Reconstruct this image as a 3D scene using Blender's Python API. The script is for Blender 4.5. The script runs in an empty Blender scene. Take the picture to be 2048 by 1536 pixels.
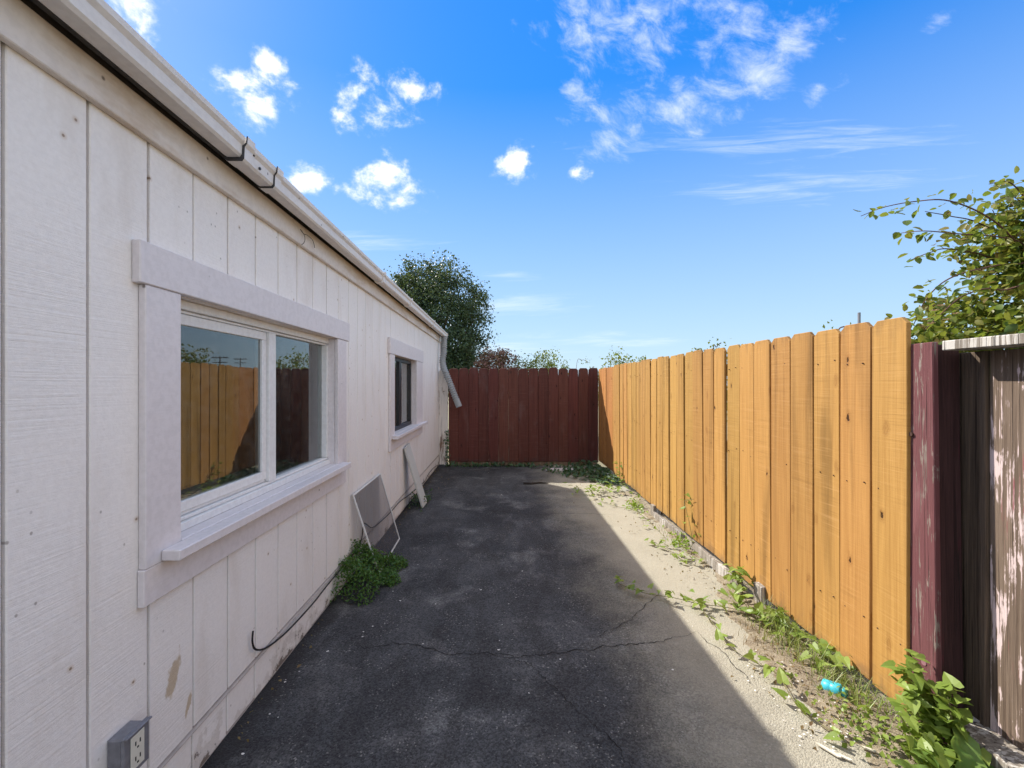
import bpy, bmesh, math, random
import numpy as np
from mathutils import Vector, Matrix, Euler

R = random.Random(7)
NR = np.random.default_rng(11)
scene = bpy.context.scene
COL = scene.collection

# ------------------------------------------------------------------ camera
F, CX, CY, H = 857.0, 1003.0, 770.0, 1.48      # focal length and vanishing point in photo pixels, eye height
cam_d = bpy.data.cameras.new('camera')
cam = bpy.data.objects.new('camera', cam_d); COL.objects.link(cam)
cam.location = (0, 0, H); cam.rotation_euler = (math.radians(90), 0, 0)
cam_d.sensor_width = 36; cam_d.lens = F / 2048 * 36
cam_d.shift_x = (1024 - CX) / 2048; cam_d.shift_y = (CY - 768) / 2048
cam_d.clip_start = 0.05; cam_d.clip_end = 2000
scene.camera = cam

# ------------------------------------------------------------------ light
TO_SUN = Vector((-0.88, 0.78, 1.0)).normalized()
SUN_EL = math.asin(TO_SUN.z); SUN_AZ = math.atan2(TO_SUN.x, TO_SUN.y)
SUN_STRENGTH, SKY_STRENGTH, EXPOSURE = 2.95, 0.15, 1.52
sd = bpy.data.lights.new('sun', 'SUN'); sd.energy = SUN_STRENGTH; sd.angle = math.radians(0.53); sd.color = (1.0, 0.94, 0.84)
so = bpy.data.objects.new('sun', sd); COL.objects.link(so); so.location = (-8, 8, 12)
so.rotation_euler = TO_SUN.to_track_quat('Z', 'Y').to_euler()
vs = scene.view_settings
vs.view_transform = 'Standard'; vs.look = 'None'; vs.exposure = EXPOSURE; vs.gamma = 1.0; vs.use_curve_mapping = False
scene.cycles.max_bounces = 7; scene.cycles.diffuse_bounces = 4; scene.cycles.adaptive_threshold = 0.02; scene.cycles.transparent_max_bounces = 24


# ------------------------------------------------------------------ node helpers
def nd(nt, t, ins=None, **at):
    n = nt.nodes.new(t)
    for k, v in at.items(): setattr(n, k, v)
    for k, v in (ins or {}).items():
        s = n.inputs[k]
        if isinstance(v, bpy.types.NodeSocket): nt.links.new(v, s)
        else: s.default_value = v
    return n
def M(nt, op, a, b=0.0, c=None, clamp=False):
    d = {0: a, 1: b}
    if c is not None: d[2] = c
    return nd(nt, 'ShaderNodeMath', d, operation=op, use_clamp=clamp).outputs[0]
def VM(nt, op, a, b=(0, 0, 0)):
    n = nd(nt, 'ShaderNodeVectorMath', {0: a, 1: b}, operation=op)
    return n.outputs['Value'] if op in ('LENGTH', 'DISTANCE', 'DOT_PRODUCT') else n.outputs[0]
def noise(nt, vec, scale=1.0, detail=4.0, rough=0.55, dist=0.0):
    return nd(nt, 'ShaderNodeTexNoise', {'Vector': vec, 'Scale': scale, 'Detail': detail, 'Roughness': rough, 'Distortion': dist}).outputs['Fac']
def rng(nt, v, a, b, c=0.0, d=1.0, smooth=True):
    n = nd(nt, 'ShaderNodeMapRange', {0: v, 1: a, 2: b, 3: c, 4: d})
    n.interpolation_type = 'SMOOTHSTEP' if smooth else 'LINEAR'
    return n.outputs[0]
def mix(nt, f, a, b, mode='MIX'):
    def c4(v): return v if isinstance(v, bpy.types.NodeSocket) else (*v[:3], 1.0)
    return nd(nt, 'ShaderNodeMix', {0: f, 6: c4(a), 7: c4(b)}, data_type='RGBA', blend_type=mode).outputs[2]
def sep(nt, v):
    n = nd(nt, 'ShaderNodeSeparateXYZ', {0: v}); return n.outputs
def comb(nt, x, y, z): return nd(nt, 'ShaderNodeCombineXYZ', {0: x, 1: y, 2: z}).outputs[0]
def bump(nt, h, strength=0.3, dist=0.002): return nd(nt, 'ShaderNodeBump', {'Height': h, 'Strength': strength, 'Distance': dist}).outputs[0]
def newmat(name, rough=0.7, spec=0.3, base=(0.5, 0.5, 0.5)):
    m = bpy.data.materials.new(name); m.use_nodes = True
    nt = m.node_tree; b = nt.nodes['Principled BSDF']
    b.inputs['Base Color'].default_value = (*base, 1); b.inputs['Roughness'].default_value = rough
    b.inputs['Specular IOR Level'].default_value = spec
    return m, nt, b
def L(nt, a, b): nt.links.new(a, b)
def wpos(nt): return nt.nodes.new('ShaderNodeNewGeometry').outputs['Position']
def opos(nt, spread=37.0):
    """object coordinates shifted by the object's own random number, so that copies do not repeat"""
    tc = nt.nodes.new('ShaderNodeTexCoord'); oi = nt.nodes.new('ShaderNodeObjectInfo')
    r = oi.outputs['Random']
    return tc.outputs['Object'], VM(nt, 'ADD', tc.outputs['Object'], comb(nt, M(nt, 'MULTIPLY', r, spread), M(nt, 'MULTIPLY', r, spread * 1.7), M(nt, 'MULTIPLY', r, spread * 2.3))), r

# ------------------------------------------------------------------ sky
def pix_dir(px, py): return Vector(((px - CX) / F, 1.0, (CY - py) / F)).normalized()
def azel(px, py):
    d = pix_dir(px, py); return math.atan2(d.x, d.y), math.asin(d.z)
world = bpy.data.worlds.new('World'); scene.world = world; world.use_nodes = True
wn = world.node_tree; wn.nodes.clear()
sky = nd(wn, 'ShaderNodeTexSky', sky_type='NISHITA', sun_disc=False, sun_elevation=SUN_EL, sun_rotation=SUN_AZ,
         altitude=0.0, air_density=1.0, dust_density=0.12, ozone_density=4.0)
skyc = nd(wn, 'ShaderNodeHueSaturation', {'Hue': 0.507, 'Saturation': 1.34, 'Value': 1.0, 'Color': sky.outputs[0]}).outputs[0]
# the whole sky is eased off where it is brightest, as the camera's processing did
sv = sep(wn, skyc)[2]
gain = M(wn, 'DIVIDE', 1.40, M(wn, 'ADD', 1.0, M(wn, 'MULTIPLY', sv, 0.33)))
skyc = mix(wn, 1.0, skyc, comb(wn, gain, gain, gain), 'MULTIPLY')
wdir = nd(wn, 'ShaderNodeTexCoord').outputs['Generated']
dx, dy, dz = sep(wn, wdir)
haze_f = rng(wn, dz, 0.57, 0.0, 0.0, 0.93, smooth=False)
skyc = mix(wn, haze_f, skyc, (1.39, 1.86, 2.35))
AZ = M(wn, 'ARCTAN2', dx, dy); EL = M(wn, 'ARCSINE', dz)
wv = comb(wn, AZ, EL, 0.0)
puff_noise = noise(wn, VM(wn, 'MULTIPLY', wv, (1.0, 1.35, 1.0)), 12.0, 8.0, 0.62, 0.15)
wisp_noise = noise(wn, VM(wn, 'MULTIPLY', VM(wn, 'ADD', wv, comb(wn, 0.0, M(wn, 'MULTIPLY', AZ, 0.35), 0.0)), (13.0, 22.0, 1.0)), 1.0, 7.0, 0.66, 0.35)
dyc = M(wn, 'MAXIMUM', dy, 0.2)
wl = comb(wn, M(wn, 'DIVIDE', dx, dyc), M(wn, 'DIVIDE', dz, dyc), 0.0)      # long straight streaks lie parallel to the x axis
streak_noise = noise(wn, VM(wn, 'MULTIPLY', VM(wn, 'ADD', wl, comb(wn, 0.0, M(wn, 'MULTIPLY', sep(wn, wl)[0], -0.05), 0.0)), (3.5, 40.0, 1.0)), 1.0, 5.0, 0.68, 0.6)
def blobs(lst, asp, flat=False):
    """largest of a few soft spots in the sky; asp = width to height of the group"""
    acc = None; vv = VM(wn, 'MULTIPLY', wl if flat else wv, (1.0, asp, 0.0))
    for (px, py, rx) in lst:
        a, e = azel(px, py); ra = rx / F * math.cos(a) * math.cos(e)
        if flat: a, e, ra = (px - CX) / F, (CY - py) / F, rx / F
        v = nd(wn, 'ShaderNodeMath', {0: VM(wn, 'DISTANCE', vv, (a, e * asp, 0)), 1: -1 / ra, 2: 1.0}, operation='MULTIPLY_ADD').outputs[0]
        acc = v if acc is None else M(wn, 'MAXIMUM', acc, v)
    return acc
pb = blobs([(535, 200, 100), (470, 165, 70), (540, 128, 45), (742, 195, 115), (825, 180, 66), (765, 362, 104), (622, 357, 66), (1035, 332, 66),
            (1150, 345, 40), (250, 5, 110)], 1.6)
puff = rng(wn, M(wn, 'ADD', M(wn, 'MULTIPLY', pb, 1.05), M(wn, 'MULTIPLY', M(wn, 'SUBTRACT', puff_noise, 0.5), 3.9)), 0.10, 1.20)
puff = M(wn, 'POWER', puff, 1.6)
wb = blobs([(1180, 45, 150), (1300, 55, 150), (1480, 60, 150), (1500, 150, 130), (1385, 205, 110), (1230, 235, 120), (1640, 175, 50), (1590, 80, 90), (1880, 40, 34), (1145, 180, 40)], 1.5)
wisp = rng(wn, M(wn, 'ADD', M(wn, 'MULTIPLY', wb, 0.62), M(wn, 'MULTIPLY', M(wn, 'SUBTRACT', wisp_noise, 0.5), 2.5)), 0.06, 1.3, 0.0, 0.62)
sb = blobs([(1640, 275, 300), (1430, 290, 260), (1500, 382, 240), (1690, 360, 230), (730, 480, 160), (1010, 612, 190), (1010, 695, 160), (1190, 680, 180), (1030, 552, 80)], 7.0, True)
streak = rng(wn, M(wn, 'ADD', M(wn, 'MULTIPLY', sb, 0.6), M(wn, 'MULTIPLY', M(wn, 'SUBTRACT', streak_noise, 0.5), 2.2)), 0.08, 1.1, 0.0, 0.30)
# denser cloud added over the unseen sky to fill the shade with white light
fill_noise = noise(wn, VM(wn, 'MULTIPLY', wdir, (3.0, 3.0, 6.0)), 1.0, 5.0, 0.65, 0.6)
back = M(wn, 'MAXIMUM', rng(wn, dy, 0.47, 0.12), rng(wn, dz, 0.68, 0.82))
fill_cloud = M(wn, 'MULTIPLY', rng(wn, fill_noise, 0.30, 0.58, 0.0, 0.92), back)
cover = M(wn, 'MAXIMUM', M(wn, 'MAXIMUM', puff, wisp), M(wn, 'MAXIMUM', streak, fill_cloud))
cover = M(wn, 'MULTIPLY', cover, rng(wn, dz, -0.02, 0.03))
CLOUD = 0.50 / SKY_STRENGTH
skyall = mix(wn, cover, skyc, (CLOUD, CLOUD, CLOUD * 1.02))
bg = nd(wn, 'ShaderNodeBackground', {'Color': skyall, 'Strength': SKY_STRENGTH})
wo = nd(wn, 'ShaderNodeOutputWorld', {'Surface': bg.outputs[0]})
world.cycles.sampling_method = 'MANUAL'; world.cycles.sample_map_resolution = 512

# ------------------------------------------------------------------ geometry helpers
class MB:
    def __init__(s): s.v = []; s.f = []
    def box(s, x0, x1, y0, y1, z0, z1):
        b = len(s.v)
        s.v += [(x0, y0, z0), (x1, y0, z0), (x1, y1, z0), (x0, y1, z0), (x0, y0, z1), (x1, y0, z1), (x1, y1, z1), (x0, y1, z1)]
        s.f += [tuple(b + i for i in q) for q in ((0, 3, 2, 1), (4, 5, 6, 7), (0, 1, 5, 4), (1, 2, 6, 5), (2, 3, 7, 6), (3, 0, 4, 7))]
        return s
    def sweep(s, prof, path_axis_vals, axis='y', close=True, caps=True):
        """a closed (x,z) outline carried along y"""
        b = len(s.v); n = len(prof)
        for t in path_axis_vals:
            s.v += [(p[0], t, p[1]) for p in prof]
        for k in range(len(path_axis_vals) - 1):
            for i in range(n if close else n - 1):
                j = (i + 1) % n
                s.f.append((b + k * n + i, b + k * n + j, b + (k + 1) * n + j, b + (k + 1) * n + i))
        if caps and close:
            s.f.append(tuple(b + i for i in range(n))[::-1])
            s.f.append(tuple(b + (len(path_axis_vals) - 1) * n + i for i in range(n)))
        return s
    def tube(s, pts, rad, seg=8, caps=True):
        pts = [Vector(p) for p in pts]; n = len(pts)
        rads = rad if isinstance(rad, (list, tuple)) else [rad] * n
        b = len(s.v); up = Vector((0, 0, 1)); prev = None
        for i, p in enumerate(pts):
            t = (pts[min(i + 1, n - 1)] - pts[max(i - 1, 0)]).normalized()
            if prev is None:
                a = t.cross(up)
                if a.length < 1e-3: a = t.cross(Vector((1, 0, 0)))
                a.normalize()
            else:
                a = (prev - t * prev.dot(t)); a.normalize()
            prev = a; c = t.cross(a)
            for k in range(seg):
                th = 2 * math.pi * k / seg
                s.v.append(tuple(p + (a * math.cos(th) + c * math.sin(th)) * rads[i]))
        for i in range(n - 1):
            for k in range(seg):
                k2 = (k + 1) % seg
                s.f.append((b + i * seg + k, b + i * seg + k2, b + (i + 1) * seg + k2, b + (i + 1) * seg + k))
        if caps:
            s.f.append(tuple(b + k for k in range(seg))[::-1]); s.f.append(tuple(b + (n - 1) * seg + k for k in range(seg)))
        return s
    def mesh(s, name, bev=0.0, smooth=False):
        me = bpy.data.meshes.new(name); me.from_pydata(s.v, [], s.f); 
        bm = bmesh.new(); bm.from_mesh(me)
        bmesh.ops.recalc_face_normals(bm, faces=bm.faces)
        if bev > 0:
            es = [e for e in bm.edges if len(e.link_faces) == 2 and e.calc_face_angle(0) > 0.5]
            bmesh.ops.bevel(bm, geom=es, offset=bev, segments=1, affect='EDGES', clamp_overlap=True)
        bm.to_mesh(me); bm.free()
        if smooth: me.polygons.foreach_set('use_smooth', [True] * len(me.polygons))
        return me
def wloc(o):
    l = Vector(o.location)
    while o.parent: o = o.parent; l += Vector(o.location)
    return l
def ob(name, me, mat=None, parent=None, loc=(0, 0, 0), rot=(0, 0, 0), scale=(1, 1, 1), kind=None, label=None, cat=None, group=None):
    """loc is a place in the scene; under a parent it is turned into an offset"""
    o = bpy.data.objects.new(name, me); COL.objects.link(o)
    if me is not None and mat is not None and len(me.materials) == 0: me.materials.append(mat)
    l = Vector(loc)
    if parent is not None: o.parent = parent; l = l - wloc(parent)
    o.location = l; o.rotation_euler = rot; o.scale = scale
    if kind: o['kind'] = kind
    if label: o['label'] = label
    if cat: o['category'] = cat
    if group: o['group'] = group
    return o
def put(name, mb, mat, parent=None, bev=0.0, smooth=False, origin=None, **kw):
    """a mesh given in scene coordinates; its origin is moved to the middle of its base"""
    v = np.array(mb.v)
    if origin is None: origin = ((v[:, 0].min() + v[:, 0].max()) / 2, (v[:, 1].min() + v[:, 1].max()) / 2, v[:, 2].min())
    mb.v = [tuple(p) for p in (v - np.array(origin))]
    return ob(name, mb.mesh(name, bev, smooth), mat, parent, origin, **kw)
def thing(name, label, cat, loc=(0, 0, 0), group=None): return ob(name, None, None, None, loc, label=label, cat=cat, group=group)
def G(px, py, z=0.0):
    """the ground point (height z) seen at a photo pixel"""
    Y = F * (H - z) / (py - CY); return Vector(((px - CX) / F * Y, Y, z))
def P(px, py, Y): return Vector(((px - CX) / F * Y, Y, H + (CY - py) / F * Y))

# ------------------------------------------------------------------ materials
def m_siding():
    m, nt, b = newmat('white_siding_paint', 0.5, 0.5)
    p = wpos(nt); x, y, z = sep(nt, p)
    big = noise(nt, p, 1.3, 3); mid = noise(nt, VM(nt, 'MULTIPLY', p, (4, 4, 1.2)), 1.6, 5)
    col = mix(nt, big, (0.86, 0.815, 0.775), (0.90, 0.865, 0.835))
    col = mix(nt, rng(nt, mid, 0.50, 0.78, 0, 0.42), col, (0.66, 0.58, 0.50))
    fine = noise(nt, p, 60, 4)
    col = mix(nt, rng(nt, fine, 0.35, 0.65, 0.10, 0), col, (0.5, 0.46, 0.43))
    # splashed dirt and flaking towards the foot of the boards, with a ragged edge of its own
    foot = M(nt, 'ADD', z, M(nt, 'MULTIPLY', M(nt, 'SUBTRACT', noise(nt, p, 9, 6, 0.65), 0.5), -0.55))
    col = mix(nt, rng(nt, foot, 0.075, 0.04, 0, 0.28), col, (0.34, 0.27, 0.20))
    col = mix(nt, rng(nt, foot, 0.010, -0.012, 0, 0.85), col, (0.11, 0.075, 0.05))
    # bare wood where the paint came off
    n2 = M(nt, 'MULTIPLY', M(nt, 'SUBTRACT', noise(nt, VM(nt, 'MULTIPLY', p, (1, 1, 0.45)), 38, 5, 0.65), 0.5), 1.9)
    for (py, pz, ry, rz) in ((1.505, 0.465, 0.028, 0.068), (1.575, 0.31, 0.013, 0.045)):
        yy = M(nt, 'ADD', y, M(nt, 'MULTIPLY', M(nt, 'SUBTRACT', z, pz), -0.28))
        q = VM(nt, 'LENGTH', comb(nt, M(nt, 'DIVIDE', M(nt, 'SUBTRACT', yy, py), ry), M(nt, 'DIVIDE', M(nt, 'SUBTRACT', z, pz), rz), 0.0))
        col = mix(nt, rng(nt, M(nt, 'ADD', q, n2), 1.10, 0.75, 0, 0.8), col, mix(nt, fine, (0.42, 0.30, 0.17), (0.56, 0.44, 0.28)))
    # nail heads, holes and specks
    vo = nd(nt, 'ShaderNodeTexVoronoi', {'Vector': comb(nt, y, z, 0.0), 'Scale': 4.2}, voronoi_dimensions='2D')
    pick = rng(nt, sep(nt, vo.outputs['Color'])[0], 0.55, 0.56, 0, 1)
    speck = M(nt, 'MULTIPLY', rng(nt, vo.outputs['Distance'], 0.022, 0.010), pick)
    col = mix(nt, M(nt, 'MULTIPLY', speck, 0.85), col, (0.10, 0.06, 0.04))
    halo = M(nt, 'MULTIPLY', rng(nt, vo.outputs['Distance'], 0.06, 0.015, 0, 0.35), pick)
    col = mix(nt, halo, col, (0.5, 0.33, 0.17))
    vs_ = nd(nt, 'ShaderNodeTexVoronoi', {'Vector': comb(nt, M(nt, 'MULTIPLY', y, 1.3), z, 0.0), 'Scale': 17.0}, voronoi_dimensions='2D')
    sp2 = M(nt, 'MULTIPLY', rng(nt, vs_.outputs['Distance'], 0.10, 0.04), rng(nt, sep(nt, vs_.outputs['Color'])[1], 0.86, 0.87))
    sp2 = M(nt, 'MULTIPLY', sp2, rng(nt, noise(nt, p, 1.1, 2), 0.48, 0.6))
    col = mix(nt, M(nt, 'MULTIPLY', sp2, 0.6), col, (0.16, 0.12, 0.09))
    L(nt, col, b.inputs['Base Color'])
    # resawn face: fine lines across the boards
    saw = noise(nt, VM(nt, 'MULTIPLY', p, (1, 2.2, 150)), 1.0, 5, 0.7); saw2 = noise(nt, p, 130, 3)
    band = rng(nt, noise(nt, VM(nt, 'MULTIPLY', p, (1, 1.2, 2.0)), 1.4, 3), 0.35, 0.62, 0.35, 1.0)
    h = M(nt, 'ADD', M(nt, 'MULTIPLY', M(nt, 'MULTIPLY', saw, band), 1.0), M(nt, 'MULTIPLY', saw2, 0.35))
    L(nt, bump(nt, h, 0.8, 0.0035), b.inputs['Normal'])
    return m
def m_trim(name, c0, c1, rust=0.0):
    m, nt, b = newmat(name, 0.48, 0.5)
    p = wpos(nt); n1 = noise(nt, p, 2.0, 4); n2 = noise(nt, p, 45, 4)
    col = mix(nt, n1, c0, c1)
    col = mix(nt, rng(nt, n2, 0.35, 0.62, 0.12, 0), col, (0.3, 0.27, 0.25))
    if rust:
        st = noise(nt, VM(nt, 'MULTIPLY', p, (1, 1.1, 5.0)), 2.2, 5, 0.6)
        col = mix(nt, rng(nt, st, 0.46, 0.70, 0, rust), col, (0.48, 0.33, 0.18))
    vo = nd(nt, 'ShaderNodeTexVoronoi', {'Vector': p, 'Scale': 8.0})
    sp = M(nt, 'MULTIPLY', rng(nt, vo.outputs['Distance'], 0.07, 0.03), rng(nt, sep(nt, vo.outputs['Color'])[0], 0.80, 0.81))
    col = mix(nt, M(nt, 'MULTIPLY', sp, 0.8), col, (0.09, 0.06, 0.05))
    chip = noise(nt, VM(nt, 'MULTIPLY', p, (1, 0.5, 1)), 34, 6, 0.7)
    col = mix(nt, rng(nt, chip, 0.73, 0.77, 0, 0.7), col, (0.33, 0.26, 0.2))
    L(nt, col, b.inputs['Base Color'])
    L(nt, bump(nt, M(nt, 'ADD', noise(nt, VM(nt, 'MULTIPLY', p, (1, 0.25, 3)), 40, 4), M(nt, 'MULTIPLY', n2, 0.5)), 0.25, 0.002), b.inputs['Normal'])
    return m
def m_plain(name, c, rough=0.6, spec=0.3, metal=0.0, var=0.12, scale=20):
    m, nt, b = newmat(name, rough, spec)
    p = wpos(nt); n = noise(nt, p, scale, 5)
    col = mix(nt, n, tuple(max(0, k * (1 - var)) for k in c), tuple(min(1, k * (1 + var)) for k in c))
    L(nt, col, b.inputs['Base Color']); b.inputs['Metallic'].default_value = metal
    L(nt, bump(nt, n, 0.15, 0.002), b.inputs['Normal'])
    return m
def m_board(name, c_lo, c_hi, c_knot, stain=0.5, vary=0.16, rough=0.72, chalk=0.0):
    """stained fence board; local y runs across the board and z along it"""
    m, nt, b = newmat(name, rough, 0.22)
    lp, p, r = opos(nt)
    grain = noise(nt, VM(nt, 'MULTIPLY', p, (8, 55, 1.6)), 1.0, 6, 0.65, 0.6)
    broad = noise(nt, VM(nt, 'MULTIPLY', p, (3, 9, 0.5)), 1.0, 4, 0.55, 0.4)
    col = mix(nt, rng(nt, grain, 0.32, 0.68), c_lo, c_hi)
    col = mix(nt, rng(nt, broad, 0.50, 0.74, 0, stain), col, tuple(k * 0.45 for k in c_lo))
    drip = noise(nt, VM(nt, 'MULTIPLY', p, (3, 26, 0.35)), 1.0, 4, 0.6, 0.3)
    top = rng(nt, sep(nt, lp)[2], 0.5, 1.72, 0.3, 1.0)
    col = mix(nt, M(nt, 'MULTIPLY', rng(nt, drip, 0.56, 0.72, 0, 0.75 * stain), top), col, tuple(k * 0.32 for k in c_lo))
    # knots
    kx = sep(nt, p)
    kp = comb(nt, M(nt, 'ADD', M(nt, 'MULTIPLY', kx[1], 7.0), M(nt, 'MULTIPLY', noise(nt, p, 30, 3), 0.22)), M(nt, 'ADD', M(nt, 'MULTIPLY', kx[2], 3.0), M(nt, 'MULTIPLY', noise(nt, p, 26, 3), 0.18)), 0.0)
    vo = nd(nt, 'ShaderNodeTexVoronoi', {'Vector': kp, 'Scale': 1.0}, voronoi_dimensions='2D')
    sel = rng(nt, sep(nt, vo.outputs['Color'])[0], 0.60, 0.61)
    d = vo.outputs['Distance']
    ring = M(nt, 'MULTIPLY', M(nt, 'SINE', M(nt, 'MULTIPLY', d, 130.0)), 0.5)
    kn = M(nt, 'MULTIPLY', rng(nt, d, 0.16, 0.04, 0, 0.65), sel)
    col = mix(nt, M(nt, 'MULTIPLY', kn, M(nt, 'ADD', 0.55, M(nt, 'MULTIPLY', ring, 0.35))), col, c_knot)
    core = M(nt, 'MULTIPLY', rng(nt, d, 0.055, 0.03), M(nt, 'MULTIPLY', sel, rng(nt, sep(nt, vo.outputs['Color'])[1], 0.55, 0.56)))
    col = mix(nt, core, col, tuple(k * 0.25 for k in c_knot))
    sawc = noise(nt, VM(nt, 'MULTIPLY', p, (1, 3.5, 110)), 1.0, 3, 0.6)
    sawm = rng(nt, noise(nt, VM(nt, 'MULTIPLY', p, (1, 3, 1.6)), 1.0, 2), 0.42, 0.62)
    col = mix(nt, M(nt, 'MULTIPLY', rng(nt, sawc, 0.54, 0.68, 0, 0.22), sawm), col, tuple(min(1, k * 1.2 + 0.06) for k in c_hi))
    col = mix(nt, M(nt, 'MULTIPLY', rng(nt, sawc, 0.45, 0.32, 0, 0.26), sawm), col, tuple(k * 0.5 for k in c_lo))
    # worn pale flecks
    fl = noise(nt, VM(nt, 'MULTIPLY', p, (10, 30, 12)), 1.0, 6, 0.7)
    col = mix(nt, rng(nt, fl, 0.70, 0.78, 0, 0.45), col, tuple(min(1, k * 1.25 + 0.12) for k in c_hi))
    if chalk:
        ch = noise(nt, VM(nt, 'MULTIPLY', p, (3, 5, 2.0)), 1.0, 5, 0.6)
        col = mix(nt, rng(nt, ch, 0.52, 0.75, 0, chalk), col, tuple(k * 0.6 + 0.10 for k in c_hi))
    lz = sep(nt, lp)[2]
    spl = M(nt, 'ADD', lz, M(nt, 'MULTIPLY', M(nt, 'SUBTRACT', noise(nt, VM(nt, 'MULTIPLY', p, (6, 14, 9)), 1.0, 5, 0.65), 0.5), -0.5))
    col = mix(nt, rng(nt, spl, 0.10, -0.06, 0, 0.55), col, tuple(k * 0.35 + 0.035 for k in c_lo))
    endg = M(nt, 'ADD', lz, M(nt, 'MULTIPLY', M(nt, 'SUBTRACT', noise(nt, VM(nt, 'MULTIPLY', p, (6, 22, 5)), 1.0, 5, 0.65), 0.5), 0.55))
    col = mix(nt, rng(nt, endg, 1.64, 1.80, 0, 0.5), col, tuple(k * 0.42 + 0.02 for k in c_lo))
    val = M(nt, 'ADD', 1.0 - vary, M(nt, 'MULTIPLY', M(nt, 'FRACT', M(nt, 'MULTIPLY', r, 17.3)), 2 * vary))
    hue = M(nt, 'ADD', 0.494, M(nt, 'MULTIPLY', M(nt, 'FRACT', M(nt, 'MULTIPLY', r, 31.7)), 0.012))
    col = nd(nt, 'ShaderNodeHueSaturation', {'Hue': hue, 'Saturation': 1.0, 'Value': val, 'Color': col}).outputs[0]
    L(nt, col, b.inputs['Base Color'])
    saw = noise(nt, VM(nt, 'MULTIPLY', p, (1, 5, 170)), 1.0, 4, 0.6)
    h = M(nt, 'ADD', M(nt, 'MULTIPLY', saw, 0.55), M(nt, 'ADD', M(nt, 'MULTIPLY', grain, 0.8), M(nt, 'MULTIPLY', core, -3.0)))
    L(nt, bump(nt, h, 0.5, 0.003), b.inputs['Normal'])
    return m
def m_weathered(name, wood0, wood1, paint, amount, paint2=None, amt2=0.0, gs=70, wide=(3, 9, 1.4)):
    """grey weathered wood with what is left of its paint"""
    m, nt, b = newmat(name, 0.85, 0.15)
    lp, p, r = opos(nt)
    grain = noise(nt, VM(nt, 'MULTIPLY', p, (gs * 0.7, gs, 2.2)), 1.0, 7, 0.7, 0.4)
    col = mix(nt, rng(nt, grain, 0.3, 0.7), wood0, wood1)
    patch = noise(nt, VM(nt, 'MULTIPLY', p, wide), 1.0, 5, 0.65, 0.5)
    e = M(nt, 'ADD', patch, M(nt, 'MULTIPLY', M(nt, 'SUBTRACT', grain, 0.5), 0.75))
    col = mix(nt, rng(nt, e, amount, amount + 0.05), col, paint)
    if paint2:
        pt = noise(nt, VM(nt, 'ADD', VM(nt, 'MULTIPLY', p, (3, 14, 1.9)), (5, 9, 3)), 1.0, 5, 0.6, 0.4)
        e2 = M(nt, 'ADD', pt, M(nt, 'MULTIPLY', M(nt, 'SUBTRACT', grain, 0.5), 0.6))
        col = mix(nt, rng(nt, e2, amt2, amt2 + 0.12, 0, 0.85), col, paint2)
    crack = noise(nt, VM(nt, 'MULTIPLY', p, (60, 90, 1.1)), 1.0, 4, 0.6, 0.3)
    ck = rng(nt, crack, 0.40, 0.34)
    col = mix(nt, M(nt, 'MULTIPLY', ck, 0.8), col, (0.03, 0.022, 0.02))
    L(nt, col, b.inputs['Base Color'])
    L(nt, bump(nt, M(nt, 'SUBTRACT', M(nt, 'ADD', grain, M(nt, 'MULTIPLY', e, 0.6)), M(nt, 'MULTIPLY', ck, 0.8)), 0.8, 0.004), b.inputs['Normal'])
    return m
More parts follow.
